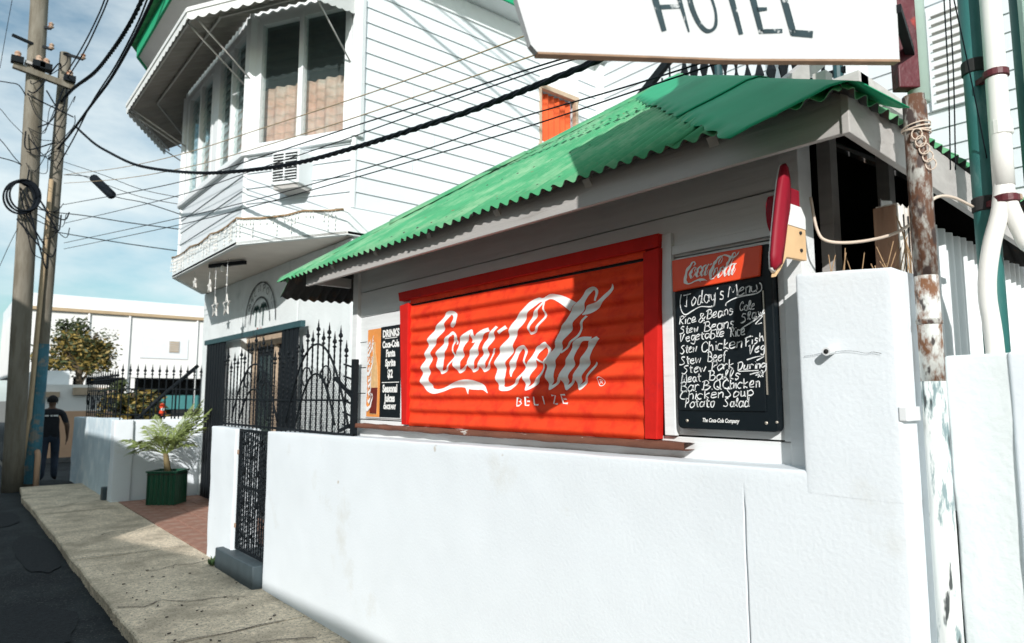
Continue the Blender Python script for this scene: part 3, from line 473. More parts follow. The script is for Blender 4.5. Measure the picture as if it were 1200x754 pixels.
# ================================================================== FOOD KIOSK
XW = 2.40
ks = thing('food_kiosk', (3.4, 3.0, 0), 'white wooden food kiosk with green corrugated hip roof and red roller shutter', 'kiosk')
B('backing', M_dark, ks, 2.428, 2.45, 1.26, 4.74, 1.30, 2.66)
B('skirt_board', M_wood, ks, 2.405, 2.43, 1.28, 4.70, 1.36, 1.486, .003)
zc = [1.49, 1.68, 1.87, 2.06, 2.25, 2.44, 2.63]
def plank(y0, y1, z0, z1, j):
    mb = MB(); n = max(3, int((y1 - y0) / .12))
    def fn(u, v):
        y = y0 + (y1 - y0) * u
        return (XW + .004 * nrm(j, y, z0, 2) + .002 * (1 - v), y, z0 + (z1 - z0) * v + (.0015 * nrm(y, z0, j, 3)))
    mb.grid(fn, n, 2); k = len(mb.v)
    mb.box(XW + .008, 2.428, y0, y1, z0, z1)
    return mb.build('plank', M_wood, ks)
for j, (a, b) in enumerate(zip(zc, zc[1:])):
    for (y0, y1) in (((4.045, 4.695), (1.28, 1.80)) if b < 2.3 else ((1.28, 4.695),)): plank(y0, y1, a + .004, b - .003, j + y0)
for y0, y1, x0 in ((4.695, 4.775, 2.375), (1.205, 1.282, 2.372)): B('corner_post', M_wood, ks, x0, 2.47, y0, y1, 1.36, 2.70, .004)
B('trim', M_wood, ks, 2.378, 2.402, 1.79, 1.848, 1.49, 2.36, .004)
B('trim', M_wood, ks, 2.382, 2.402, 1.262, 1.31, 1.49, 2.28, .003)
B('head_trim', M_wood, ks, 2.384, 2.402, 1.30, 1.795, 2.262, 2.30, .003)
# roller shutter: frame boards, dark strip for the gap's shade, curved slats and painted lettering that follows them
Y0s, Y1s, Z0s, Z1s = 1.925, 3.925, 1.478, 2.262
sh = B('roller_shutter', M_dark, ks, 2.404, 2.420, 1.92, 3.95, 1.46, 2.32)
mbf = MB(); mbf.prism([(2.352, 1.835, 2.362), (2.352, 4.055, 2.362), (2.352, 4.04, 2.302), (2.352, 1.84, 2.302)], (.045, 0, 0)); mbf.build('top_board', M_redframe, sh, .003)
mbf = MB(); mbf.prism([(2.354, 1.835, 2.300), (2.354, 1.925, 2.290), (2.354, 1.938, 1.472), (2.354, 1.872, 1.472)], (.045, 0, 0)); mbf.build('side_board', M_redframe, sh, .003)
mbf = MB(); mbf.prism([(2.354, 3.925, 2.280), (2.354, 4.035, 2.270), (2.354, 3.985, 1.472), (2.354, 3.920, 1.472)], (.045, 0, 0)); mbf.build('side_board', M_redframe, sh, .003)
PS = .088; AS = .0125; ZD = 2.176; NS = 9; Z1s = 2.258
def shx(y, z):
    edge = min(1, max(0, (Y1s - y) / .06)) * min(1, max(0, (y - Y0s) / .06))
    ph = (z - ZD) / PS * 2 * math.pi + math.pi / 2
    return 2.376 + AS * (.35 + .65 * edge) * math.cos(ph - .30 * math.cos(ph)) + .003 * nrm(3, y, z, 2.6)
MB().grid(lambda u, v: (2.372 + .004 * nrm(u * 30, v, 0), Y0s + (Y1s - Y0s) * u, 2.270 + .034 * v), 60, 2).build('header_strip', M_red, sh, smooth=True)
for k in range(NS):
    z0 = Z1s - (k + 1) * PS; z0 = max(z0, Z0s - .012); hh = Z1s - k * PS - z0
    MB().grid(lambda u, v: (shx(Y0s + (Y1s - Y0s) * u, z0 + hh * v), Y0s + (Y1s - Y0s) * u, z0 + hh * v), 60, 12).build('slat', M_red, sh, smooth=True)
MB().ribbon(LOGO, lambda y, z: (shx(y, z) - .0022, y, z), 8, 7).build('painted_lettering', M_letter, sh, smooth=True)
bel = []
for i, ch in enumerate('BELIZE'):
    a = 2.822 - i * .0705; zb = 1.606 + i * .003
    MB().ribbon(pen_rows(hand_lines(ch, (a, zb), (a - (.030 if ch != 'I' else .004), zb), .042, .05), .0085, False), lambda y, z: (shx(y, z) - .0025, y, z), 2, 1).build('painted_letter', M_letter, sh)
ring = [(2.212 + .021 * math.cos(t), 1.725 + .021 * math.sin(t)) for t in [i * math.pi / 8 for i in range(17)]]
MB().ribbon(pen_rows([ring] + hand_lines('R', (2.220, 1.715), (2.206, 1.715), .019, 0), .0035, False), lambda y, z: (shx(y, z) - .0025, y, z), 1, 3).build('painted_mark', M_letter, sh)
B('gap_shade_strip', M_dark, sh, 2.386, 2.400, 1.93, 3.93, 2.255, 2.272)  # dark strip standing in for the shade of the gap
# rotten sill under the shutter
mb = MB()
def sill(u, v):
    y = 1.715 + (4.60 - 1.715) * u; a = v * 2 * math.pi; e = .006 * nrm(y, math.cos(a), math.sin(a), 7)
    cx, cz = math.cos(a), math.sin(a); sx = max(-1, min(1, cx * 1.5)); sz = max(-1, min(1, cz * 1.5))
    return (2.372 + (.040 + e) * sx, y, 1.450 + (.0165 + e) * sz - .005 * u)
mb.grid(sill, 90, 12).build('sill', M_rotten, ks, smooth=True)
# side facing away from the gate: low plank wall, posts, dark inside
for j, (z0, z1) in enumerate(((1.30, 1.49), (1.495, 1.68), (1.685, 1.87), (1.875, 2.03))): B('side_plank', M_wood, ks, 2.475, 4.6, 1.235 + .003 * j, 1.26, z0, z1, .003)
B('side_sill', M_wood, ks, 2.46, 4.6, 1.19, 1.29, 2.03, 2.06, .003)
for x in (2.72, 3.3): B('side_post', M_fascia, ks, x, x + .06, 1.245, 1.30, 2.05, 3.0)  # white posts greyed to stand for the dimness inside
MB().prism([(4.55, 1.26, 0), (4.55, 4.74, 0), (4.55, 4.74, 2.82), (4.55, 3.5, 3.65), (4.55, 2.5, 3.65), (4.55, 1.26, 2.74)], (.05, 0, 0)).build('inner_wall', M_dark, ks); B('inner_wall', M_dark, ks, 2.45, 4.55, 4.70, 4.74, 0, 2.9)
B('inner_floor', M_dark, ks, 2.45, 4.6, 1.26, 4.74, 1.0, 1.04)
B('counter', M_beige, ks, 2.6, 2.9, 1.5, 4.5, 1.90, 1.94)
# fascia boards
MB().prism([(2.062, .885, 2.452), (2.062, 4.93, 2.487), (2.062, 4.93, 2.605), (2.062, .885, 2.59)], (.024, 0, 0)).build('fascia', M_fascia, ks, .003)
MB().prism([(2.05, .875, 2.445), (4.4, .875, 2.31), (4.4, .875, 2.48), (2.05, .875, 2.60)], (0, .024, 0)).build('fascia', M_fascia, ks, .003)
B('soffit_batten', M_fascia, ks, 2.09, 2.40, 4.86, 4.90, 2.50, 2.57); B('soffit_batten', M_fascia, ks, 2.36, 2.40, .9, 4.75, 2.60, 2.66)
for k in range(6):
    yk = 1.35 + .62 * k
    MB().bar((2.06, yk, 2.545), (2.95, yk, 3.185), .04, .07).build('rafter', M_fascia, ks)
# corrugated hip roof
EX, EYR, EYL, EZ, SL = 2.0, .87, 5.25, 2.57, .70
AP = (EX + 2.19, (EYR + EYL) / 2)
def slope(name, a0, a1, P, N, tmax, t0=-.02, sheets=7, mtl=M_green):
    per = .076; L = a1 - a0
    for s in range(sheets):
        b0, b1 = a0 + L * s / sheets - (.02 if s else 0), a0 + L * (s + 1) / sheets
        n = int((b1 - b0) / per * 8); V = []; mb = MB()
        lift = .0025 * (s % 2)
        for i in range(n + 1):
            a = b0 + (b1 - b0) * i / n; h = .0120 * math.sin(2 * math.pi * (a - a0) / per)
            tm = max(tmax(a), t0 + .015); e = t0 + .012 * nrm(a, 3, 0, 2.0) + (.008 * (s % 3))
            for t in (e, e + (tm - e) * .33, e + (tm - e) * .66, tm):
                q = Vector(P(a, t)) + Vector(N) * (h + lift + .006 * nrm(a, t, 8, 1.7)); V.append(q)
        mb.add(V, [(i * 4 + k, i * 4 + k + 1, (i + 1) * 4 + k + 1, (i + 1) * 4 + k) for i in range(n) for k in range(3)])
        o = mb.build(name, [mtl, M_zincdk], ks, smooth=True)
        o.data.flip_normals() if o.data.polygons[len(o.data.polygons) // 2].normal.dot(Vector(N)) < 0 else None
        md = o.modifiers.new('sheet', 'SOLIDIFY'); md.thickness = .003; md.offset = -1; md.material_offset = 1
ca, sa = 1 / math.hypot(1, SL), SL / math.hypot(1, SL)
slope('roof_sheet', EYR, EYL, lambda a, t: (EX + t, a, EZ + SL * t), (-sa, 0, ca), lambda a: min(a - EYR, EYL - a))
slope('roof_sheet', EX, EX + 4.38, lambda a, t: (a, EYR + t, EZ + SL * t), (0, -sa, ca), lambda a: min(a - EX, EX + 4.38 - a))
slope('roof_sheet', EX + .05, EX + 4.38, lambda a, t: (a, EYL - t, EZ + SL * t), (0, sa, ca), lambda a: min(a - EX, EX + 4.38 - a), t0=-.16)
slope('roof_sheet', EYR, EYL, lambda a, t: (EX + 4.38 - t, a, EZ + SL * t), (sa, 0, ca), lambda a: min(a - EYR, EYL - a))
def hip(corner, sgn, wf, ws, ext, lipf):
    """folded cap along a hip; sgn +1: hip runs towards +Y going up"""
    c = Vector((EX, corner, EZ)); up = Vector((1, sgn, SL)); nf = Vector((-sa, 0, ca)); ns = Vector((0, -sgn * sa, ca))
    hd = up.normalized(); df = hd.cross(nf); df = df if df.y * sgn > 0 else -df
    dsd = hd.cross(ns); dsd = dsd if dsd.x > 0 else -dsd
    cuts = [-ext, .62, 1.30, 2.20]
    for q in range(3):
      mb = MB(); N = 24; V = []; ta, tb = cuts[q], cuts[q + 1] + (.07 if q < 2 else 0)
      for i in range(N + 1):
        t = ta + (tb - ta) * i / N; p = c + up * t + (nf + ns) * .5 * (.010 if q == 1 else .002)
        wv = .010 * math.sin(t * 40) + .02 * nrm(t, 3, 1, 3); lip = lipf * max(0, 1 - (t + ext) / .12) ** 2; dn = .010 * nrm(t, 8, corner, 4)
        rise = .020
        for k in (1, .8, .55, .3, .12): V.append(p + df * (wf + (wv if k == 1 else 0)) * k + nf * (.016 + dn * math.sin(k * 3.1) + (rise * (1 - k)) * .6) + Vector((0, 0, -lip - (.006 if k == 1 else 0))))
        V.append(p + Vector((0, 0, rise - lip)))
        for k in (.12, .55, 1): V.append(p + dsd * (ws + (wv if k == 1 else 0)) * k + ns * (.016 + (rise * (1 - k)) * .6) + Vector((0, 0, -lip * (1 + k))))
      mb.add(V, [(i * 9 + k, i * 9 + k + 1, (i + 1) * 9 + k + 1, (i + 1) * 9 + k) for i in range(N) for k in range(8)])
      o = mb.build('hip_cap', M_greencap if sgn > 0 else M_green, ks, smooth=True)  # shaded hip gets the deep shade tone, the lit one roof green
      sm = o.modifiers.new('thick', 'SOLIDIFY'); sm.thickness = .003
hip(EYR, 1, .36, .20, .03, .0)
hip(EYL, -1, .14, .14, .0, .0)
nm = MB()
for yk in [EYR + .25 + .152 * i for i in range(27)]:
    for t in (.10, .62, 1.2):
        if t < min(yk - EYR, EYL - yk) - .1: nm.lathe(Vector((EX + t, yk, EZ + SL * t)) + Vector((-sa, 0, ca)) * .008, [(.008, 0), (.007, .004), (.003, .006)], 6, (-sa, 0, ca))
tag(nm.build('roof_nails', M_zincdk, ks), kind='stuff')

# ================================================================== SIGNS ON THE KIOSK
# chalkboard menu
YM0, YM1, ZM0, ZM1 = 1.312, 1.758, 1.523, 2.226
XMF = 2.338
mn = thing('menu_board', (XMF + .03, 1.535, ZM0), 'black chalkboard menu with a red header and white handwriting', 'menu board')
def rrect(y0, y1, z0, z1, r, n=5):
    P = []
    for cy, cz, a0 in ((y1 - r, z1 - r, 0), (y0 + r, z1 - r, 90), (y0 + r, z0 + r, 180), (y1 - r, z0 + r, 270)):
        for i in range(n + 1):
            a = R(a0 + 90 * i / n); P.append((cy + r * math.cos(a), cz + r * math.sin(a)))
    return P
MB().prism([(XMF + .012, y, z) for y, z in rrect(YM0, YM1, ZM0, ZM1, .022)], (.040, 0, 0)).build('frame', M_boardframe, mn, .006)
MB().prism([(XMF + .006, y, z) for y, z in rrect(YM0 + .045, YM1 - .012, ZM0 + .075, 2.088, .004)], (.007, 0, 0)).build('writing_panel', M_board, mn, .002)
MB().prism([(XMF - .002, 1.358, 2.105), (XMF - .002, 1.757, 2.092), (XMF - .002, 1.757, 2.226), (XMF - .002, 1.345, 2.222)], (.014, 0, 0)).build('header', M_header, mn, .004)
B('edge_strip', M_brass, mn, XMF + .007, XMF + .014, YM0 + .036, YM0 + .040, 1.66, 2.05)
ly = [q for row in LOGO for r in row for q in (r[0], r[2])]; lz = [q for row in LOGO for r in row for q in (r[1], r[3])]
a0, a1, c0, c1 = min(ly), max(ly), min(lz), max(lz)
def tohead(r):
    f = lambda y, z: (1.435 + (y - a0) / (a1 - a0) * .262, 2.117 + (z - c0) / (c1 - c0) * .092 - .010 * (y - a0) / (a1 - a0) + .004)
    return (*f(r[0], r[1]), *f(r[2], r[3]))
MB().ribbon([[tohead(r) for r in row] for row in LOGO], lambda y, z: (XMF - .0045, y, z), 1, 4).build('header_lettering', M_letter, mn)
for t, p, q, h in MENU:
    MB().ribbon(pen_rows(hand_lines(t, p, q, h * 1.02, .6), .0050), lambda y, z: (XMF + .0035, y, z), 1, 4).build('chalk_word', M_chalk, mn)
for fl in FLOUR: MB().ribbon(pen_rows([fl], .0052), lambda y, z: (XMF + .0035, y, z), 1, 5).build('chalk_flourish', M_chalk, mn)
def text_mesh(body, size, name, m, parent, frame, xs=1., shear=0., off=0., ext=.0008):
    """flat lettering; frame maps (u, v) to a 3D point; returns the object"""
    cu = bpy.data.curves.new('t', 'FONT'); cu.body = body; cu.size = size; cu.align_x = 'CENTER'; cu.shear = shear; cu.offset = off; cu.resolution_u = 3
    o = bpy.data.objects.new('t', cu); COL.objects.link(o); bpy.context.view_layer.update()
    me = o.evaluated_get(bpy.context.evaluated_depsgraph_get()).to_mesh()
    mb = MB().add([frame(v.co.x * xs, v.co.y) for v in me.vertices], [tuple(p.vertices) for p in me.polygons])
    bpy.data.objects.remove(o); return mb.build(name, m, parent)
fm = lambda yc, zb, x, sl=0.: (lambda u, v: (x, yc - u, zb + v + sl * u))
text_mesh('The Coca-Cola Company', .022, 'maker_name', M_letter, mn, fm(1.555, 1.553, XMF + .0095, .0), .72, .35, .0006)
for yy in (1.71, 1.36): T('screw', M_brass, mn, [(XMF + .014, yy, 1.556), (XMF + .009, yy, 1.556)], .0065, 8)
for yy, zz in ((1.318, 2.19), (1.318, 1.56)): T('screw', M_brass, mn, [(XMF + .02, yy, zz), (XMF + .008, yy, zz)], .005, 8)
# drinks poster
XP = 2.392
po = thing('drinks_poster', (XP, 4.3, 1.5), 'narrow drinks price poster with a bottle on orange beside black, left of the shutter', 'poster')
B('sheet', M_white, po, XP - .0005, XP + .004, 4.06, 4.565, 1.505, 2.165)
B('orange_panel', M_orange, po, XP - .0022, XP - .0006, 4.352, 4.545, 1.512, 2.145); B('black_panel', M_board, po, XP - .0022, XP - .0006, 4.066, 4.350, 1.512, 2.150)
MB().prism([(XP - .0045, y, z) for y, z in [(4.385, 1.53), (4.49, 1.53), (4.498, 1.75), (4.485, 1.86), (4.455, 1.98), (4.452, 2.05), (4.425, 2.05), (4.422, 1.98), (4.39, 1.86), (4.378, 1.75)]], (.002, 0, 0)).build('bottle_print', M_bottle, po)
MB().prism([(XP - .0062, y, z) for y, z in [(4.388, 1.535), (4.487, 1.535), (4.494, 1.72), (4.38, 1.72)]], (.0015, 0, 0)).build('bottle_print_cola', M_brownred, po)

MB().ribbon([[(4.545 - (r[1] - c0) / (c1 - c0) * .10, 1.55 + (a1 - r[0]) / (a1 - a0) * .55, 4.545 - (r[3] - c0) / (c1 - c0) * .10, 1.55 + (a1 - r[2]) / (a1 - a0) * .55) for r in row] for row in LOGO], lambda y, z: (XP - .0075, y, z), 1, 3).build('script_print', M_letter, po)
for tx, z, sz, xs in (('DRINKS', 2.075, .062, .95), ('Coca-Cola', 2.000, .058, .82), ('Fanta', 1.935, .062, .85), ('Sprite', 1.868, .062, .85), ('$2', 1.788, .07, .9), ('Seasonal', 1.688, .064, .82), ('Juices', 1.622, .064, .85), ('ONCE MAY', 1.572, .034, .85)):
    text_mesh(tx, sz * 1.12, 'poster_print', M_letter, po, fm(4.205, z, XP - .0045), xs, 0, .0035)
B('poster_line', M_letter, po, XP - .0045, XP - .003, 4.12, 4.29, 2.062, 2.067); B('poster_line', M_letter, po, XP - .0045, XP - .003, 4.085, 4.32, 1.752, 1.757)
# red blade sign on the corner post
bl = thing('blade_sign', (2.22, 1.15, 2.07), 'slim red curved blade sign with white rim on a tan bracket at the kiosk corner', 'sign')
ol = [(2.119, 2.437), (2.140, 2.425), (2.155, 2.385), (2.158, 2.335), (2.148, 2.275), (2.118, 2.21), (2.085, 2.145), (2.045, 2.075), (2.030, 2.050), (2.012, 2.062), (2.010, 2.10), (2.028, 2.19), (2.052, 2.29), (2.075, 2.37), (2.098, 2.425)]
ol = [(2.158 + (x - 2.158) * .86 - (2.44 - z) * .05, z) for x, z in ol]
ctr = Vector((2.09, 0, 2.27))
def lens(scale, y, dy, nm_, m_):
    mb = MB(); P = [Vector((ctr.x + (x - ctr.x) * scale, y, ctr.z + (z - ctr.z) * (scale if scale > 1 else scale))) for x, z in ol]; n = len(P)
    Q = [Vector((ctr.x + (p.x - ctr.x) * .55, y - dy, ctr.z + (p.z - ctr.z) * .9)) for p in P]
    Rr = [p + Vector((0, .012, 0)) for p in P]
    mb.add(P + Q + Rr, [(i, (i + 1) % n, n + (i + 1) % n, n + i) for i in range(n)] + [tuple(range(n, 2 * n))] + [(2 * n + i, 2 * n + (i + 1) % n, (i + 1) % n, i) for i in range(n)] + [tuple(range(3 * n - 1, 2 * n - 1, -1))])
    return mb.build(nm_, m_, bl, smooth=True)
lens(.97, 1.12, .009, 'blade', M_deepred)
ol = [(x + .007, z) for x, z in ol]; lens(1.0, 1.127, .001, 'rim', M_letter)
MB().prism([(2.035, 1.124, 2.035), (2.09, 1.124, 2.19), (2.135, 1.124, 2.275), (2.225, 1.124, 2.275), (2.245, 1.124, 2.245), (2.245, 1.124, 2.115), (2.11, 1.124, 2.11), (2.065, 1.124, 2.06)], (0, .018, 0)).build('bracket_plate', M_tan, bl, .002)
MB().prism([(2.125, 1.121, 2.222), (2.140, 1.121, 2.296), (2.215, 1.121, 2.296), (2.242, 1.121, 2.262), (2.240, 1.121, 2.222)], (0, .005, 0)).build('bracket_patch', M_letter, bl)
MB().prism([(2.14, 1.126, 2.294), (2.165, 1.126, 2.355), (2.215, 1.126, 2.355), (2.215, 1.126, 2.294)], (0, .015, 0)).build('bracket_top', M_deepred, bl)
MB().prism([(2.180 + .03 * math.cos(a), 1.195, 2.285 + .065 * math.sin(a)) for a in [i * math.pi / 8 for i in range(16)]], (0, .02, 0)).build('back_disc', M_deepred, bl)
for z in (2.145, 2.205): T('bolt', M_dark, bl, [(2.205, 1.126, z), (2.205, 1.119, z)], .006, 8)
MB().bar((2.22, 1.140, 2.16), (2.40, 1.23, 2.16), .02).build('bracket_arm', M_tan, bl)

# ================================================================== HOTEL
ht = thing('hotel_building', (4.5, 8.5, 0), 'white two-storey weatherboard hotel with a bay of louvred windows over its entrance', 'building')
P0, P1, P2, P3 = Vector((3.48, 12.7, 0)), Vector((2.68, 11.3, 0)), Vector((2.68, 8.34, 0)), Vector((3.45, 7.01, 0))
def off(pl, d):
    """offset an open plan polyline outwards (towards the street)"""
    out = []
    ns = []
    for a, b in zip(pl, pl[1:]):
        t = (b - a).normalized(); ns.append(Vector((t.y, -t.x, 0)))
    for i, p in enumerate(pl):
        if i == 0: n = ns[0]; out.append(p + n * d)
        elif i == len(pl) - 1: out.append(p + ns[-1] * d)
        else:
            n = (ns[i - 1] + ns[i]).normalized(); out.append(p + n * d / n.dot(ns[i]))
    return out
PL = [P0, P1, P2, P3]
# check outward direction
if off(PL, 1)[1].x > PL[1].x: _o = off; off = lambda pl, d: _o(pl, -d)
def Z(p, z): return Vector((p.x, p.y, z))
# ground floor street wall with an entrance opening, and the side wall
gw = stucco_block('ground_wall', M_stucco2, ht, 3.48, 3.70, 10.75, 12.78, -.12, 3.478, None, .12, .006)
stucco_block('ground_wall', M_stucco2, ht, 3.48, 3.70, 7.02, 8.55, -.12, 3.478, None, .12, .006)
gw2 = stucco_block('lintel_wall', M_stucco2, ht, 3.48, 3.70, 8.55, 10.75, 2.62, 3.478, None, .12, .006)
B('side_ground_wall', M_stucco2, ht, 3.46, 7.6, 7.02, 7.2, -.12, 3.45)
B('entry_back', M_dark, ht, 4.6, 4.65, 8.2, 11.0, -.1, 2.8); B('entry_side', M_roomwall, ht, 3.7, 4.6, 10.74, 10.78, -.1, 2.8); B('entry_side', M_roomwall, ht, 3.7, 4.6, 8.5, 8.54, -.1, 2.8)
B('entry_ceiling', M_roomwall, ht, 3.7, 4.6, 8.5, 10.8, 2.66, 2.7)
# entrance door frame and leaves
df = MB()
for y in (8.60, 9.55, 10.42): df.box(3.58, 3.66, y - .05, y + .05, 0, 2.45)
df.box(3.575, 3.665, 8.55, 10.75, 2.40, 2.55); df.build('door_frame', M_beige, ht, .004)
for y0, y1 in ((8.66, 9.49), (9.61, 10.36)):
    d = B('door_leaf', M_black, ht, 3.61, 3.64, y0, y1, .02, 2.40, .004); B('door_pane', M_glass, d, 3.602, 3.608, y0 + .12, y1 - .12, .9, 2.25)
# teal beam above the folded entrance shutters
B('entrance_beam', M_teal, ht, 3.34, 3.40, 8.1, 12.15, 2.52, 2.60, .004)
for k in range(7):
    y = 11.15 + .135 * k
    sp = MB().box(3.36, 3.385, y, y + .10, .05, 2.52)
    sp.build('folded_shutter', M_black, ht)
for k in range(4):
    y = 8.25 + .14 * k; MB().box(3.36, 3.385, y, y + .09, .05, 2.52).build('folded_shutter', M_black, ht)
# painted emblem on the lintel: two arches, two palms, crossed strokes
em = lambda y, z: (3.4705 - .000 + .0, y, z)
emx = 3.466
def emp(y, z): return (emx, y, z)
arcs = []
for ry, rz in ((.62, .58), (.40, .36)):
    arcs.append([(9.92 + ry * math.cos(t), 2.74 + rz * math.sin(t)) for t in [R(-2 + 184 * i / 20) for i in range(21)]])
MB().ribbon(pen_rows(arcs, .030), emp, 1, 2).build('painted_arch', M_inkfaint, ht)
for yc, h in ((10.06, 2.92), (9.78, 2.94)):
    rows = [[(yc + .02, 2.68), (yc, h)]] + [[(yc, h), (yc + .09 * math.cos(a), h + .05 * math.sin(a) + .02), (yc + .14 * math.cos(a), h + .07 * math.sin(a) - .05)] for a in [R(b) for b in (0, 40, 75, 110, 145, 180)]]
    MB().ribbon(pen_rows(rows, .036), emp, 1, 3).build('painted_palm', M_palmink, ht)
MB().ribbon(pen_rows([[(10.0, 2.66), (9.84, 2.50)], [(9.84, 2.66), (10.0, 2.50)]], .022), lambda y, z: (emx - .001, y, z), 1, 3).build('painted_cross', M_redink, ht)
for i, c in enumerate('PALM'):
    a = R(26 + 19 * i); MB().ribbon(pen_rows(hand_lines({'P': 'P', 'A': 'A', 'L': 'L', 'M': 'M'}[c], (9.92 + .49 * math.cos(a) + .03, 2.74 + .45 * math.sin(a)), (9.92 + .49 * math.cos(a) - .05, 2.74 + .45 * math.sin(a)), .10, .1), .016), emp, 1, 2).build('painted_letter', M_inkfaint, ht)
for i, c in enumerate('POIN'):
    a = R(106 + 18 * i); MB().ribbon(pen_rows(hand_lines(c, (9.92 + .49 * math.cos(a) + .03, 2.74 + .45 * math.sin(a)), (9.92 + .49 * math.cos(a) - .05, 2.74 + .45 * math.sin(a)), .10, .1), .016), emp, 1, 2).build('painted_letter', M_inkfaint, ht)

# bay floor slab with its rendered edge (the ledge) and shaded soffit
LO = off(PL, .085)
poly = [Z(p, 3.482) for p in LO] + [Vector((7.6, LO[-1].y, 3.482)), Vector((7.6, 12.7, 3.482))]
MB().prism(poly, (0, 0, .03)).build('soffit', M_soffit, ht)
for a, b in zip(LO, LO[1:]):
    t = (b - a).normalized(); n = Vector((-t.y, t.x, 0)); n = n if n.x > 0 else -n
    MB().prism([Z(a, 3.470), Z(b, 3.470), Z(b, 3.785), Z(a, 3.785)], n * .06).build('ledge', M_stucco2, ht, .006)
a = LO[-1]; MB().prism([Z(a, 3.470), Vector((5.2, a.y, 3.470)), Vector((5.2, a.y, 3.785)), Z(a, 3.785)], (0, .06, 0)).build('ledge', M_stucco2, ht, .006)
MB().prism([Z(p, 3.783) for p in LO] + [Z(p, 3.783) for p in reversed(off(PL, -.1))], (0, 0, .01)).build('ledge_top', M_stucco2, ht)
# bay walls: lap siding below the windows, window band, head wall
ZS, ZH, ZT = 4.66, 6.32, 6.93
segs = list(zip(PL, PL[1:]))
def siding(a, b, z0, z1, ex=.19):
    """clapboards on one straight wall, each an own plank"""
    L = (b - a).length; t = (b - a).normalized(); n = off([a, b], 1)[0] - a; k = 0; z = z0; first = None
    def board(l): return MB().add([(0, 0, 0), (l, 0, 0), (l, -.021, 0), (0, -.021, 0), (0, 0, ex - .005), (l, 0, ex - .005), (l, -.004, ex - .005), (0, -.004, ex - .005)],
                      [(0, 3, 2, 1), (4, 5, 6, 7), (0, 1, 5, 4), (2, 3, 7, 6), (1, 2, 6, 5), (3, 0, 4, 7)])
    ang = math.atan2(t.y, t.x)
    # local -y must point outward
    outv = Vector((math.sin(ang), -math.cos(ang), 0)); flip = outv.dot(n) < 0
    base, ang2 = (b, ang + math.pi) if flip else (a, ang); ux = Vector((math.cos(ang2), math.sin(ang2), 0))
    cuts = [.38, .62, .5, .27, .73] if L > 2 else [1]
    protos = {}
    while z < z1 - .02:
        c = cuts[k % len(cuts)]; k += 1; jz = random.uniform(-.0025, .0025)
        for u0, u1 in ((0, c), (c, 1)):
            if u1 - u0 < .01: continue
            l = (u1 - u0) * L - .004; key = round(l, 3); pos = Z(base + ux * u0 * L, z + jz); rz = (random.uniform(-.004, .004), 0, ang2)
            if key not in protos: protos[key] = board(l).build('plank', M_siding, ht, loc=pos); protos[key].rotation_euler = rz
            else: piece(protos[key], pos, ht, rot=rz)
        z += ex
for i, (a, b) in enumerate(segs):
    inn = off([a, b], -.02)
    for z0, z1 in ((3.5, ZS - .05), (ZH, ZT)):
        MB().prism([Z(a, z0), Z(b, z0), Z(b, z1), Z(a, z1)], (off([a, b], -.10)[0] - a)).build('bay_wall', M_white, ht)
    siding(a, b, 3.80, ZS - .06)
# corner boards
for p, nn in ((P2, 'corner_board'), (P3, 'corner_board'), (P1, 'corner_board')):
    MB().lathe(Z(p, 3.8), [(.035, 0), (.035, 3.1)], 8).build(nn, M_white, ht)
# long side wall
C1 = Vector((6.33, 7.01, 0)); CE = Vector((7.6, 7.01, 0))
_o2 = off
def off_side(pl, d): return [Vector((p.x, p.y - d, 0)) for p in pl]
_keep = off; off = off_side
MB().prism([Z(P3, 3.5), Z(C1, 3.5), Z(C1, ZT), Z(P3, ZT)], (0, .12, 0)).build('side_wall', M_white, ht)
siding(P3, C1, 3.80, 6.66)
B('side_trim', M_white, ht, 3.45, 6.33, 6.985, 7.01, 6.66, 6.90, .004)
B('side_wall', M_white, ht, 6.33, 7.6, 7.01, 7.13, 3.5, 5.25); B('side_wall', M_white, ht, 6.33, 7.6, 7.01, 7.13, 6.14, ZT); B('side_wall', M_white, ht, 7.08, 7.6, 7.01, 7.13, 5.25, 6.14)
siding(C1, CE, 3.8, 5.2); siding(Vector((7.12, 7.01, 0)), CE, 5.13, 6.6)
wn = MB()
wn.box(6.32, 6.36, 6.985, 7.06, 5.25, 6.14); wn.box(7.05, 7.10, 6.985, 7.06, 5.25, 6.14); wn.box(6.30, 7.12, 6.98, 7.06, 6.10, 6.17); wn.box(6.30, 7.12, 6.97, 7.06, 5.20, 5.26)
sw = wn.build('window', M_beige, ht, .003)
MB().grid(lambda u, v: (6.36 + .69 * u, 7.10 + .02 * math.sin(u * 38), 5.26 + .84 * v), 60, 2).build('curtain', M_redcurtain, sw, smooth=True)
# recessed rear wing
def off_rear(pl, d): return [Vector((p.x - d, p.y, 0)) for p in pl]
off = off_rear
B('rear_wall', M_white, ht, 7.6, 7.75, -14.0, 7.1, 0, 8.2)
siding(Vector((7.6, 7.0, 0)), Vector((7.6, -14.0, 0)), 3.6, 8.1)
off = _keep
B('corner_post', M_white, ht, 7.50, 7.60, 6.90, 7.01, 3.6, 6.8)
# rear louvre shutter panel
lv = B('louvre_shutter', M_white, ht, 7.55, 7.60, 1.85, 2.40, 4.55, 5.65)
for k in range(11): MB().bar((7.545, 1.90, 4.62 + .09 * k), (7.545, 2.35, 4.62 + .09 * k), .05, .012, up=(.6, 0, 1)).build('louvre', M_fascia, lv)
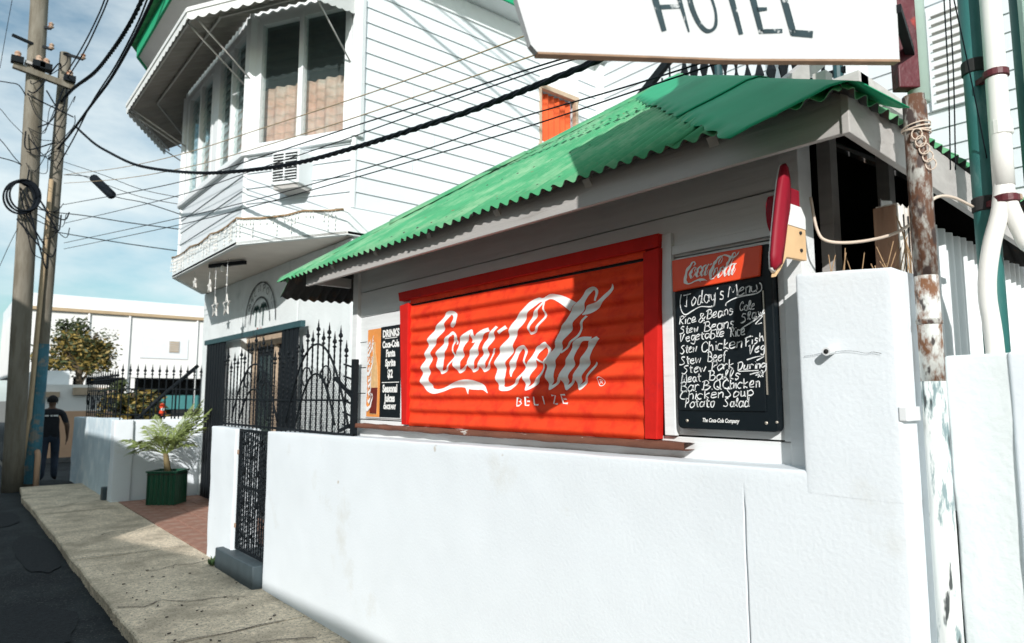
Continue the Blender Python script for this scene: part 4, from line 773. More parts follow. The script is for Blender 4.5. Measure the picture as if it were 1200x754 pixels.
# roof slab, green eaves
EV = off(PL, .70)
poly = [Z(p, 6.93) for p in EV] + [Vector((8.3, EV[-1].y, 6.93)), Vector((8.3, 13.4, 6.93))]
MB().prism(poly, (0, 0, .10)).build('eaves_soffit', M_white, ht)
for a, b in list(zip(EV, EV[1:])) + [(EV[-1], Vector((6.2, EV[-1].y, 0)))]:
    t = (b - a).normalized(); n = Vector((-t.y, t.x, 0)); n = -n if n.dot(Vector((1, .6, 0))) > 0 else n
    if a is EV[-1]: n = Vector((0, -1, 0))
    MB().prism([Z(a, 6.90), Z(b, 6.90), Z(b, 7.12), Z(a, 7.12)], n * .03).build('eaves_board', M_greencap, ht)
cx = Vector((5.6, 9.6, 8.6))
RP = off(PL, .82)
for a, b in list(zip(RP, RP[1:])) + [(RP[-1], Vector((8.3, RP[-1].y, 0)))]:
    MB().add([Z(a, 7.10), Z(b, 7.10), cx + Vector((1, 0, 0)), cx], [(0, 1, 2, 3)]).build('roof', M_green, ht)
# windows
def bay_window(a, b, u0, u1, mull, nm):
    """louvred window between distances u0..u1 along wall a->b"""
    t = (b - a).normalized(); n = (off([a, b], 1)[0] - a)
    at = lambda u, d, z: Z(a + t * u + n * d, z)
    mb = MB(); ax, ay, az = t, n, Vector((0, 0, 1))
    ps = [u0, u1] + mull
    for u in ps: mb.obox(at(u, -.02, (ZS + ZH) / 2), ax, ay, az, .032 if u in mull else .045, .045, (ZH - ZS) / 2)
    mb.obox(at((u0 + u1) / 2, -.02, ZH - .03), ax, ay, az, (u1 - u0) / 2 - .05, .04, .03); mb.obox(at((u0 + u1) / 2, -.02, ZS + .03), ax, ay, az, (u1 - u0) / 2 - .05, .042, .03)
    w_ = mb.build('window', M_white, ht, .003)
    edges = [u0] + mull + [u1]
    for e0, e1 in zip(edges, edges[1:]):
        L = e1 - e0 - .075; first = None; k = 0; zz = ZS + .12
        while zz < ZH - .08:
            if first is None:
                first = MB().obox((0, 0, 0), ax, (az * .985 - ay * .17), (ay * .985 + az * .17), L / 2, .066, .003).build('pane', M_glass, w_, loc=at((e0 + e1) / 2, -.03, zz))
            else: piece(first, at((e0 + e1) / 2, -.03, zz), w_)
            zz += .118
    return w_
tA = (P2 - P1).normalized(); LA = (P2 - P1).length; LB = (P3 - P2).length
bay_window(P1, P2, .20, 1.46, [.83], 'A'); bay_window(P1, P2, 1.72, 2.90, [2.31], 'B'); bay_window(P2, P3, .14, 1.44, [.77], 'C'); bay_window(P0, P1, .2, 1.45, [.82], 'F')
for (a, b) in segs:                                          # sills, posts and rooms
    t = (b - a).normalized(); n = (off([a, b], 1)[0] - a)
for a, b, n_ in zip(off(PL, .07), off(PL, .07)[1:], range(3)):
    t = (b - a).normalized(); n = Vector((-t.y, t.x, 0)); n = n if n.x > 0 else -n
    MB().prism([Z(a, ZS - .075), Z(b, ZS - .075), Z(b, ZS - .01), Z(a, ZS - .01)], n * .16).build('sill', M_white, ht, .006)
for p, r in ((P1, .09), (P2, .10), (P3, .08)): MB().lathe(Z(p + Vector((.03, 0, 0)), ZS - .02), [(r, 0), (r, ZH - ZS + .06)], 8).build('corner_post', M_white, ht)
MB().obox(Z(P1 + tA * 1.59 + Vector((.03, 0, 0)), (ZS + ZH) / 2), tA, (1, 0, 0), (0, 0, 1), .09, .05, (ZH - ZS) / 2).build('wall_post', M_white, ht)
CI = off(PL, -.16)
for i, (a, b) in enumerate(zip(CI, CI[1:])):
    t = (b - a).normalized(); n = Vector((-t.y, t.x, 0)); L = (b - a).length
    MB().grid(lambda u, v: Z(a + t * L * u + n * (.02 * math.sin(u * L * 42) + .012 * math.sin(u * L * 17)), ZS + .02 + (ZH - ZS) * .50 * v), 90, 3).build('curtain', M_curtain, ht, smooth=True)
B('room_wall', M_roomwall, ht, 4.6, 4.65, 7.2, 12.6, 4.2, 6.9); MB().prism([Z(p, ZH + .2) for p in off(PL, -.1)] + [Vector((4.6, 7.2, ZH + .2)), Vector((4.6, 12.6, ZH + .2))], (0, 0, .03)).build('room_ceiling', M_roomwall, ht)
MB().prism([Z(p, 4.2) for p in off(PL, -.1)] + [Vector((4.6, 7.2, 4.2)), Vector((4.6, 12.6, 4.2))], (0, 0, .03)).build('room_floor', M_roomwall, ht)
# corrugated metal awning round the bay
aw = thing('window_awning', (2.3, 9.8, 6.0), 'white corrugated metal awning with a scalloped edge around the hotel bay windows', 'awning')
AI, AO = off(PL, .03), off(PL, .80)
for i in range(3):
    a0_, a1_, b0_, b1_ = AI[i], AI[i + 1], AO[i], AO[i + 1]; L = (b1_ - b0_).length; per = .16
    n = int(L / per * 10); th = (b1_ - b0_).normalized()
    lerp = lambda p, q, u: p + (q - p) * u
    MB().grid(lambda u, v: Z(lerp(lerp(a0_, a1_, u), lerp(b0_, b1_, u), v), 6.44 - .36 * v + .016 * math.sin(2 * math.pi * u * L / per)), n, 3).build('awning_sheet', mat('awning_underside_shade', (.30, .275, .25), .6, var=.15, scale=4, spec=.2), aw, smooth=True)  # underside shade put into grey-brown; the awning itself is white
    nn = Vector((-th.y, th.x, 0)); nn = nn if nn.x < 0 else -nn
    mb = MB().grid(lambda u, v: Z(lerp(b0_, b1_, u) + nn * .012, 6.115 - (.11 + .022 * abs(math.sin(math.pi * u * L / per)) * 1.6) * v), n, 2)
    o = mb.build('valance', M_awning, aw); o.modifiers.new('t', 'SOLIDIFY').thickness = .006
    MB().bar(Z(b0_ + nn * .02, 6.10), Z(b1_ + nn * .02, 6.10), .014, .05).build('edge_trim', M_awning, aw)
    for u in (.04, .96):
        q = lerp(a0_, a1_, u); r_ = lerp(b0_, b1_, u)
        T('stay', M_fascia, aw, [Z(q, 5.55), Z(r_, 6.04)], .011, 6)
    for v in (.5, .93): MB().bar(Z(lerp(a0_, b0_, v), 6.40 - .36 * v), Z(lerp(a1_, b1_, v), 6.40 - .36 * v), .02, .03).build('batten', M_fascia, aw)
def endp(u, v):
    q = AI[3] + (AO[3] - AI[3]) * u
    return Z(q, (6.44 - .36 * u) - (.20 + .10 * (1 - u) + .018 * abs(math.sin(u * 18))) * v)
o = MB().grid(endp, 40, 4).build('end_panel', M_awning, aw); o.modifiers.new('t', 'SOLIDIFY').thickness = .006
# air conditioner on the splayed face
tB = (P3 - P2).normalized(); nB = off([P2, P3], 1)[0] - P2
acc = P2 + tB * .80 + nB * .12
ac = thing('air_conditioner', Z(P2 + tB * .80, 4.08), 'small white window air conditioner with slatted front below the bay window', 'air conditioner')
MB().obox(Z(acc, 4.28), tB, nB, (0, 0, 1), .19, .15, .20).build('casing', M_white, ac, .01)
MB().obox(Z(acc + nB * .152, 4.29), tB, nB, (0, 0, 1), .165, .004, .165).build('grille_back', M_dark, ac)
s0 = MB().obox((0, 0, 0), tB, nB, (0, 0, 1), .165, .007, .0055).build('slat', M_white, ac, loc=Z(acc + nB * .162, 4.14))
for k in range(1, 10): piece(s0, Z(acc + nB * .162, 4.14 + .034 * k), ac)
MB().obox(Z(acc + nB * .165, 4.29), tB, nB, (0, 0, 1), .008, .007, .165).build('mullion', M_white, ac)
MB().obox(Z(acc - nB * .0, 4.055), tB, nB, (0, 0, 1), .17, .13, .02).build('bracket', M_fascia, ac)
# icicle lights along the ledge
il = thing('string_lights', Z((LO[1] + LO[2]) / 2, 3.8), 'string of unlit icicle lights draped along the hotel ledge', 'string lights')
LL = off(PL, .10); cab = MB(); drops = MB(); bulbs = MB(); pts = []
for i in range(3):
    L = (LL[i + 1] - LL[i]).length; n = int(L / .05)
    for k in range(n):
        u = k / n; p = LL[i] + (LL[i + 1] - LL[i]) * u; s = -.035 * abs(math.sin(u * L * 3.2)) + .01 * nrm(p.x, p.y, 1, 9)
        pts.append(Z(p, 3.80 + s))
        if random.random() < .8:
            h = random.choice((.05, .09, .14, .20, .24)); q = Z(p, 3.80 + s); e = q + Vector((random.uniform(-.012, .004), random.uniform(-.015, .015), -h))
            drops.bar(q, e, .0035)
            for m_ in range(int(h / .05)): bulbs.lathe(q + (e - q) * ((m_ + 1) * .05 / h), [(.002, 0), (.010, -.010), (.008, -.022), (.001, -.030)], 5)
cab.tube(pts, .011, 5); cab.build('cable', M_twig, il)
tag(drops.build('drop_cords', M_white, il), kind='stuff'); tag(bulbs.build('bulbs', M_bulb, il), kind='stuff')
# hanging stars under the soffit
lb = thing('ceiling_bracket', (2.85, 9.55, 3.40), 'dark bar with a pale lamp fixed under the hotel soffit above the hanging stars', 'bracket')
MB().bar((2.70, 9.75, 3.44), (2.98, 9.15, 3.44), .05, .05).build('bar', M_black, lb); MB().bar((2.80, 9.6, 3.475), (2.80, 9.6, 3.44), .03).build('hanger', M_black, lb)
MB().lathe((2.80, 9.50, 3.34), [(.02, 0), (.035, .03), (.03, .07), (.012, .09)], 10).build('lamp', M_bulb, lb, smooth=True)
def star_pts(c, r, k=.42, a0=90): return [(c[0], c[1] + (r if i % 2 == 0 else r * k) * math.cos(R(a0 + 36 * i)), c[2] + (r if i % 2 == 0 else r * k) * math.sin(R(a0 + 36 * i))) for i in range(10)]
for i, (x, y, z, r, solid, lab) in enumerate(((2.72, 10.55, 3.32, .10, 1, 'small solid white star hanging at the street edge of the hotel soffit'), (2.74, 9.88, 3.18, .10, 1, 'solid white star hanging between the small star and the outline stars'), (2.75, 9.62, 2.86, .15, 0, 'white outline star hanging low on a cord, the one beside the solid star'), (2.75, 9.13, 2.84, .15, 0, 'white outline star hanging low on a cord, the one nearer the painted emblem'))):
    so_ = thing('hanging_star', (x, y, 3.47), lab, 'star')
    if solid: MB().prism(star_pts((x, y, z), r), (.02, 0, 0)).build('star', M_bulb, so_)
    else:
        mb = MB(); O, I = star_pts((x, y, z), r), star_pts((x, y, z), r * .68); mb.add(O + I + [(p[0] + .015, p[1], p[2]) for p in O] + [(p[0] + .015, p[1], p[2]) for p in I], [f for k in range(10) for f in ((k, (k + 1) % 10, 10 + (k + 1) % 10, 10 + k), (20 + k, 20 + (k + 1) % 10, (k + 1) % 10, k))])
        mb.build('star', M_bulb, so_)
    T('cord', M_white, so_, [(x, y, z + r * .9), (x, y, 3.475)], .0035, 5)
    for q in range(2 if not solid else 0): MB().lathe((x, y, z + r + .10 + .13 * q), [(.004, 0), (.014, .015), (.004, .03)], 6).build('bead', M_bulb, so_)

# rear balcony railing
br = thing('balcony_railing', (6.2, 3.6, 4.5), 'dark balcony railing with slim turned balusters above the green kiosk roof', 'railing')
MB().bar((6.2, 4.55, 5.58), (6.2, 2.6, 5.58), .06, .07).build('top_rail', M_black, br); MB().bar((6.2, 4.55, 4.66), (6.2, 2.6, 4.66), .05, .05).build('bottom_rail', M_black, br)
MB().bar((6.2, 4.55, 5.58), (6.2, 5.35, 5.05), .06, .09).build('stair_rail', M_black, br)
prof = [(.016, 0), (.018, .10), (.050, .26), (.014, .40), (.014, .45), (.050, .60), (.016, .78), (.016, .92)]
bb = MB().lathe((0, 0, 0), prof, 6).build('baluster', M_black, br, loc=(6.2, 4.42, 4.66))
for k in range(1, 14): piece(bb, (6.2, 4.42 - .13 * k, 4.66), br)
for k in range(7):
    y = 4.62 + .11 * k; MB().lathe((6.2, y, 4.55 - .05 * k), [(.012, 0), (.03, .25), (.01, .45), (.012, .95 - (y - 4.55) * .55)], 6).build('baluster', M_black, br)
for y in (3.98, 2.72): MB().lathe((6.2, y, 4.4), [(.045, 0), (.045, 1.25)], 10).build('newel', M_teal, br)
B('balcony_floor', M_fascia, br, 6.1, 7.6, 2.5, 4.8, 4.40, 4.56)
B('balcony_post', M_white, br, 6.15, 6.30, 2.50, 2.63, 3.6, 6.8)

# ================================================================== HOTEL SIGN
SP, SD = Vector((1.004, 1.141, 2.461)), Vector((.926, -.378, 0)).normalized()
SNv = Vector((-SD.y, SD.x, 0)); SNv = SNv if SNv.y < 0 else -SNv          # towards the viewer
sgp = lambda u, v, d=0.: SP + SD * u + Vector((0, 0, v)) + SNv * d
hs = thing('hotel_sign', sgp(.55, .05), 'large white painted board lettered HOTEL hanging over the pavement above the kiosk', 'sign')
outl = [(.016, -.004), (.0, .012), (-.036, .125), (.197, .495), (.197, 1.60), (.834, 1.90), (.97, 2.25), (1.10, 2.85), (1.16, 2.85), (1.114, .148), (.55, .062)]  # top right above the view stretched tall to shade the roof cap
MB().prism([sgp(u, v) for u, v in outl], -SNv * .022).build('panel', M_signwhite, hs)
MB().prism([sgp(u, v, .0012) for u, v in [(.016, -.004), (.55, .062), (1.114, .148), (1.114, .141), (.55, .057), (.018, -.009)]], -SNv * .024).build('bottom_edge', M_signedge, hs)
MB().ribbon(HOTEL, lambda u, v: sgp(u, v, .0015), 2, 4).build('painted_letters', M_ink, hs)
e_ = sgp(1.114, .3)
MB().bar(e_, (2.36, .80, e_.z), .025).build('hanger_arm', M_black, hs); MB().bar(sgp(1.11, 1.5), (2.36, .80, e_.z + 1.2), .025).build('hanger_arm', M_black, hs)

# ================================================================== RIGHT HAND SIDE
rp = thing('rusty_pipe', (2.36, .800, -.1), 'tall flaking rusty pipe strapped to the white pillar, dark red at its top', 'pipe')
T('lower_pipe', M_rust2, rp, [(2.36, .800, -.1), (2.36, .800, .8), (2.36, .800, 1.70)], .034, 20); T('middle_pipe', M_rustmid, rp, [(2.36, .800, 1.70), (2.36, .800, 1.85), (2.36, .800, 2.03)], .0342, 20)
T('upper_pipe', M_rust, rp, [(2.36, .800, 2.03), (2.36, .800, 2.3), (2.36, .800, 2.62)], .0345, 20)
T('top_pipe', M_mint, rp, [(2.375, .790, 2.60), (2.375, .790, 4.2)], .032, 16)
MB().lathe((2.36, .80, 1.875), [(.034, 0), (.037, .004), (.037, .014), (.034, .018)], 20).build('coupling', M_rust, rp)
MB().obox((2.335, .812, 3.35), (.77, -.64, 0), (.64, .77, 0), (0, 0, 1), .034, .022, .71).build('red_plate', M_darkred, rp, .004)
MB().obox((2.30, .85, 1.60), (1, 0, 0), (0, 1, 0), (0, 0, 1), .055, .012, .022).build('strap', M_white, rp, .003)
for k in range(4): T('tie_wire', M_cream, rp, [Vector((2.36 + .041 * math.cos(a), .80 + .041 * math.sin(a), 2.50 + .006 * k + .008 * math.sin(a + k))) for a in [i * math.pi / 8 for i in range(17)]], .0022, 5)
for k in range(5):
    a = R(200 + 12 * k); c = Vector((2.36 + .044 * math.cos(a), .80 + .044 * math.sin(a), 2.48 - .025 * k))
    T('tie_loop', M_cream, rp, [c + Vector((.004 * math.cos(t), -.014 * math.cos(t), .018 * math.sin(t))) for t in [i * math.pi / 6 for i in range(13)]], .0022, 5)
tag(stucco_block('neighbour_wall', mat('grey_white_stucco', (.66, .71, .71), .85, var=.05, scale=3, bump=.4, bscale=30), None, 2.60, 2.82, -2.5, .845, -.12, 1.80, 1.792, .07, .005, seed=13.), 'grey-white rendered wall to the right of the rusty pipe, below the green posts', 'wall')
tag(stucco_block('wall_pilaster', M_stucco, None, 2.585, 2.84, -.2, .662, -.12, 1.795, None, .07, .004, seed=15.), 'white rendered pier standing proud of the grey-white wall beside the pipe', 'pier')
zf = thing('zinc_fence', (3.3, 1.02, 1.2), 'white painted corrugated zinc fence sheet behind the posts under the kiosk eave', 'fence')
for s in range(3):
    x0 = 2.645 + .8 * s
    MB().grid(lambda u, v: (x0 + .81 * u, 1.03 + .012 * math.sin(u * .81 / .09 * 2 * math.pi), 1.2 + (1.19 - .02 * s - .03 * u) * v), 90, 2).build('sheet', M_white, zf, smooth=True)
def post(name, x, y, z1, r, m, lab, cat='post', group=None):
    o = thing(name, (x, y, -.1), lab, cat, group); T('shaft', m, o, [(x, y, -.1), (x, y, z1 * .5), (x, y, z1)], r, 20); return o
g1 = post('steel_post', 2.92, .775, 4.4, .040, M_greenpole, 'dark teal green steel post with a black band, beside the white pipes')
for z in (2.33, 2.86): MB().lathe((2.92, .775, z), [(.040, 0), (.045, .004), (.045, .05), (.040, .055)], 20).build('band', M_dark, g1)
MB().bar((2.905, .74, 2.35), (2.90, .66, 2.36), .02).build('clamp_bolt', M_ceramic, g1)
g2 = post('steel_post', 3.10, .655, 4.4, .04, M_greenpole, 'second teal green steel post, partly hidden behind the white pipes')
g3 = thing('mint_pipe', (2.98, .60, -.1), 'pale mint green vertical pipe clamped at the far right behind the white pipes', 'pipe')
T('shaft', M_mint, g3, [(2.98, .60, -.1), (2.98, .60, 2), (2.98, .60, 4.4)], .042, 18)
MB().lathe((2.98, .60, 2.66), [(.042, 0), (.047, .004), (.047, .03), (.042, .034)], 18).build('clamp', M_greendk, g3)
pv = thing('conduit_pipes', (2.84, .70, 1.2), 'white plastic conduit pipe that splits into two bent legs, with rusty clamps', 'pipe')
T('main_pipe', M_pvc, pv, crv([(2.86, .695, 4.3), (2.86, .695, 3.2), (2.86, .700, 2.40)], 4), .034, 16)
T('leg', M_pvc, pv, crv([(2.86, .700, 2.46), (2.85, .712, 2.32), (2.83, .745, 2.18), (2.82, .765, 2.02), (2.83, .757, 1.8), (2.83, .757, 1.2)], 5), .029, 14)
T('leg', M_pvc, pv, crv([(2.86, .700, 2.44), (2.86, .690, 2.33), (2.87, .655, 2.20), (2.87, .620, 2.05), (2.87, .617, 1.2)], 5), .029, 14)
for z in (2.335, 2.80): MB().lathe((2.86, .697, z), [(.034, 0), (.041, .004), (.041, .026), (.034, .03)], 16).build('clamp', M_darkred, pv); MB().bar((2.84, .70, z + .013), (2.90, .775, z + .013), .02).build('clamp_arm', M_darkred, pv)
MB().lathe((2.86, .695, 2.585), [(.034, 0), (.0365, .003), (.0365, .05), (.034, .053)], 16).build('socket', M_pvc, pv)
# wooden block on the pillar top
wb = thing('wooden_block', (2.45, .96, 2.06), 'short block of old timber, half whitewashed, standing on top of the pillar', 'timber')
def blk(x0, x1, y0, y1, z0, z1, nm_, m_):
    mb = MB()
    mb.grid(lambda u, v: (x0 + (x1 - x0) * u, y0 + .004 * nrm(u * 5, v, 1, 3), z0 + (z1 - z0) * v + (.02 * nrm(u * 4, 2, 0, 2) if v > .9 else 0)), 10, 6)
    mb.grid(lambda u, v: (x0 + .004 * nrm(u * 5, v, 7, 3), y0 + (y1 - y0) * u, z0 + (z1 - z0) * v + (.012 * nrm(u * 4, 5, 0, 2) if v > .9 else 0)), 8, 6)
    mb.grid(lambda u, v: (x1, y0 + (y1 - y0) * u, z0 + (z1 - z0) * v), 4, 4); mb.grid(lambda u, v: (x0 + (x1 - x0) * u, y0 + (y1 - y0) * v, z1 - .004), 4, 4); mb.grid(lambda u, v: (x0 + (x1 - x0) * u, y1, z0 + (z1 - z0) * v), 4, 4)
    return mb.build(nm_, m_, wb)
blk(2.516, 2.66, .928, 1.00, 2.045, 2.325, 'block', M_stumpw); blk(2.500, 2.515, .932, 1.003, 2.045, 2.316, 'bark_slab', M_stump)
for x in (2.552, 2.592): MB().bar((x, .925, 2.06), (x + .005, .925, 2.29), .004).build('split', M_dark, wb)
tw = thing('dry_twigs', (2.35, 1.02, 2.07), 'dry brown twigs and stubble on the pillar top beside the timber block', 'twigs')
for k in range(22):
    x = 2.33 + .24 * random.random(); y = .90 + .22 * random.random(); h = random.uniform(.03, .12)
    T('twig', M_twig, tw, [(x, y, 2.04), (x + random.uniform(-.03, .03), y + random.uniform(-.04, .04), 2.06 + h)], .0018, 4)
for k in range(5): T('twig', M_twig, tw, crv([(2.44 + .03 * k, .905, 2.07), (2.46 + .02 * k, .90, 2.12), (2.52 - .02 * k, .905, 2.20 + .015 * k)], 4), .002, 4)
cc = tag(T('cream_cable', M_cream, None, crv([(2.335, 1.145, 2.36), (2.34, 1.13, 2.24), (2.352, 1.10, 2.195), (2.40, 1.02, 2.185), (2.44, .92, 2.20), (2.48, .86, 2.245), (2.52, .835, 2.30), (2.62, .83, 2.345), (2.74, .82, 2.36), (2.86, .80, 2.345)], 6), .0055, 8), 'cream cable looping from the kiosk corner past the timber block to the green post', 'cable')
for pts, lb_ in (([(2.50, .70, 4.2), (2.47, .72, 3.4), (2.50, .74, 2.75), (2.52, .76, 2.4)], 'thin black cable hanging straight down behind the rusty pipe'), ([(2.56, .66, 4.2), (2.50, .71, 3.2), (2.515, .73, 2.7), (2.535, .75, 2.4)], 'thin black cable hanging in a slight bow behind the rusty pipe'), ([(2.50, .74, 3.25), (2.70, .74, 2.85), (2.88, .75, 2.52)], 'thin black cable running slantwise to the teal green post')):
    tag(T('hanging_cable', M_wire, None, crv(pts, 6), .0022, 6), lb_, 'cable')

# ================================================================== UTILITY POLES AND WIRES
def upole(base, top, r0, r1, lab):
    o = thing('utility_pole', base, lab, 'utility pole'); b, t = Vector(base), Vector(top); d = t - b
    MB().tube([b + d * k / 14 + Vector((.012 * nrm(k, 1, 0), .012 * nrm(k, 2, 0), 0)) for k in range(15)], [r0 + (r1 - r0) * k / 14 for k in range(15)], 18).build('shaft', M_pole, o, smooth=True)
    return o
up1 = upole((1.13, 16.0, -.1), (.925, 16.0, 10.6), .172, .15, 'thicker weathered wooden utility pole with a coil of cable, at the kerb')
up2 = upole((1.44, 16.3, -.1), (1.475, 16.3, 8.75), .128, .105, 'slimmer wooden utility pole with a blue lower shaft, beside the coiled one')
MB().tube([(1.447, 16.3, 0), (1.44, 16.3, 1.8), (1.448, 16.3, 2.7)], [.134, .133, .131], 18).build('blue_base', mat('patchy_blue', (.04, .16, .22), .7, var=.3, scale=4, second=(.20, .20, .18), sfac=(.5, .6), sscale=5), up2)  # blue sleeve with grey patches round the lower shaft
T('riser_pipe', M_gutter, up2, [(1.23, 16.1, -.1), (1.30, 16.12, 1.2), (1.32, 16.15, 1.25), (1.38, 16.15, 6)], .045, 8)
T('riser_pipe', M_peach, up2, [(1.50, 16.05, -.1), (1.50, 16.1, .55), (1.49, 16.16, .62)], .05, 8)
MB().bar((.60, 15.78, 8.02), (1.60, 15.78, 7.86), .10, .12).build('crossarm', M_pole, up1, .01)
MB().bar((.78, 15.9, 8.18), (1.22, 15.9, 8.12), .16, .05).build('arm_plate', M_fascia, up1)
for x, z in ((.66, 8.10), (1.0, 8.12), (1.12, 8.10), (1.52, 7.98)):
    MB().box(x - .10, x + .10, 15.66, 15.82, z - .04, z + .08).build('fuse_block', M_black, up1); MB().lathe((x, 15.74, z + .06), [(.05, 0), (.07, .03), (.05, .07), (.06, .10), (.03, .14)], 10).build('insulator', M_ceramic, up1)
for a, b in (((.55, 15.8, 8.62), (.95, 15.9, 8.58)), ((1.45, 16.2, 8.70), (1.75, 16.0, 8.60)), ((1.05, 15.8, 8.95), (1.15, 15.75, 8.95)), ((1.05, 15.8, 8.55), (1.18, 15.7, 8.5))):
    MB().bar(a, b, .05).build('bracket', M_black, up1); MB().lathe(b, [(.03, 0), (.055, .03), (.03, .06), (.05, .09), (.02, .12)], 8).build('insulator', M_ceramic, up1)
co = thing('cable_coil', (.92, 15.75, 5.3), 'coil of black cable hung on the thicker utility pole', 'cable coil')
for k in range(7):
    rr = .30 + .02 * math.sin(k * 2.1); T('loop', M_wire, co, [Vector((.86 + rr * .80 * math.cos(t) + .015 * k, 15.72 + .02 * math.sin(t * 2 + k) - .01 * k, 5.42 + rr * math.sin(t) + .01 * k)) for t in [i * math.pi / 16 for i in range(33)]], .018, 6)
jb = MB()
for k in range(26):                                         # loose drops and ties round both poles
    z = random.uniform(5.0, 7.8); dz = random.gauss(0, .7); x = random.uniform(.85, 1.2); e = (random.uniform(1.3, 1.75), 16.0 - random.uniform(0, .25), z + dz)
    m1 = (x + .12 + random.uniform(-.1, .15), 15.72, z + dz * .2 - random.uniform(.0, .5)); m2 = (e[0] - random.uniform(.0, .2), 15.8, e[2] - random.uniform(-.1, .35))
    jb.tube(crv([(x, 15.80, z), m1, m2, e], 5), random.choice((.007, .009, .014)), 5)
tj = tag(jb.build('tangled_ties', M_wire), 'tangle of thin black drop wires tied between the two utility poles', 'wires')
WL = {}
names = ['thick twisted black cable sagging from the poles across the hotel bay', 'thin tan wire crossing the hotel siding, the upper of two', 'thin tan wire crossing the hotel siding, the lower of two']
side = ['thin black wire crossing the hotel siding just below the two tan wires', 'thin black wire crossing the hotel siding just above the thick twisted cable', 'upper wire of the close black pair below the thick twisted cable', 'lower wire of the close black pair below the thick twisted cable']
drop = ['upper of two black service wires running to the far corner of the hotel soffit', 'lower of two black service wires running to the far corner of the hotel soffit', 'service wire that passes the black splice closure on its way to the bay', 'upper of two thin service wires to the bay above the splice closure', 'lower of two thin service wires to the bay above the splice closure']
over = 'black cable running up from the poles along the street overhead'; away = 'thin black wire leaving the thicker pole away from the hotel'
for i, (k, r, pts) in enumerate(WIRES):
    P = [Vector(p) for p in pts]
    if 12 <= i <= 16:
        d = (P[-1] - P[-2]).normalized(); P += [P[-1] + d * 3, P[-1] + d * 7 + Vector((0, 0, -.05)), P[-1] + d * 13]
    C_ = crv(P, 6)
    if k == 'twist':
        mb = MB(); L = 0; path = [[], [], []]; S_ = []
        for a, b in zip(C_, C_[1:]):
            n = max(1, int((b - a).length / .05))
            for q in range(n): S_.append(a + (b - a) * q / n)
        for q, p in enumerate(S_):
            d = (S_[min(q + 1, len(S_) - 1)] - S_[max(q - 1, 0)]).normalized(); u = d.cross(Vector((0, 0, 1))).normalized(); v_ = u.cross(d)
            for s_ in range(3):
                a = q * .05 / .28 * 2 * math.pi + s_ * 2.094; path[s_].append(p + (u * math.cos(a) + v_ * math.sin(a)) * r * .55)
        for s_ in range(3): mb.tube(path[s_], r * .55, 5)
        o = mb.build('overhead_cable', M_wire)
    else: o = T('overhead_wire', M_wiretan if k == 'tan' else M_wire, None, C_, r, 6)
    if i < 3: tag(o, names[i], 'cable')
    elif i < 7: tag(o, side[i - 3], 'cable', 'thin black wires across the siding')
    elif i < 12: tag(o, drop[i - 7], 'cable', 'service wires to the hotel bay')
    elif i == 14: tag(o, 'thick twisted black cable running up from the poles along the street', 'cable')
    elif i < 17: tag(o, {12: 'thin black cable from the slimmer pole top, pole side of a close pair', 13: 'thin black cable from the slimmer pole top, hotel side of a close pair', 15: 'thickest smooth black cable running up from the poles along the street', 16: 'medium black cable running up beside the thickest smooth one along the street'}[i], 'cable', 'cables along the street')
    else: tag(o, ['black wire leaving the thicker pole just below its crossarm', 'black wire leaving the thicker pole at the tangle, sagging slightly', 'black wire rising from the tangle on the thicker pole away from the hotel', 'thin wire rising steeply from the middle of the thicker pole', 'thin wire dropping from the cable coil towards the ground', 'lone thin wire hanging beside the thicker pole without touching it'][i - 17], 'cable', 'wires leaving the thicker pole')
sb = thing('splice_closure', (1.95, 14.2, 5.3), 'black tubular splice closure hanging on a service wire beside the poles', 'cable box')
q0, q1 = Vector(WIRES[9][2][1]), Vector(WIRES[9][2][2]); dq = q1 - q0
MB().tube([q0 - dq * .06, q0 + dq * .02, q0 + dq * .98, q1 + dq * .06], [.02, .080, .080, .02], 10).build('body', M_wire, sb, smooth=True)

# ================================================================== LEFT: WALLS, FENCE, PLANTER
lwl = tag(stucco_block('garden_wall', M_blueshade, None, 2.19, 2.36, 13.05, 17.2, -.12, 1.30, 1.24, .10, .012, seed=21.), 'low garden wall tinted for bluish shade along the pavement towards the man', 'wall')
cw = thing('courtyard_wall', (2.9, 12.68, 0), 'low white wall behind the green planter with iron railings on top', 'wall')
stucco_block('wall_face', M_stucco, cw, 2.42, 3.50, 12.60, 12.78, -.12, 1.285, None, .08, .005, seed=25.); stucco_block('end_pier', M_stucco, cw, 2.16, 2.43, 12.54, 12.84, -.12, 1.29, None, .06, .005, seed=27.)
B('base_block', M_step, None, 2.10, 2.36, 12.86, 13.04, -.12, .20, .01); tag(bpy.data.objects['base_block'], 'small dark slate step block between the blue-shaded wall and the white wall', 'step'); bpy.data.objects['base_block'].name = 'threshold_block'
gd = tag(B('metal_door', M_greendk, None, 2.30, 2.34, 12.86, 13.04, .20, 1.22, .004), 'narrow dark green metal door edge between the blue-shaded wall and the white wall', 'door')
def railing(name, lab, p, q, z0, z1, n, hook):
    o = thing(name, (p[0], p[1], z0), lab, 'railing'); p, q = Vector((*p, 0)), Vector((*q, 0))
    for z in (z0 + .10, z0 + .52): MB().bar(Z(p, z), Z(q, z), .02).build('rail', M_black, o)
    mb = MB().box(-.008, .008, -.008, .008, 0, z1 - z0); finial(mb, 0, 0, z1 - z0, 1.4); f = mb.build('bar', M_black, o, loc=Z(p, z0))
    for k in range(1, n): piece(f, Z(p + (q - p) * k / (n - 1), z0), o)
    return o
railing('iron_railing', 'black iron railing with spear tips on the white courtyard wall', (2.25, 12.69), (3.46, 12.69), 1.27, 2.02, 12, 0)
r2 = railing('iron_railing', 'black iron railing with scrolls on the blue-shaded garden wall', (2.27, 13.2), (2.27, 16.2), 1.26, 1.95, 14, 0)
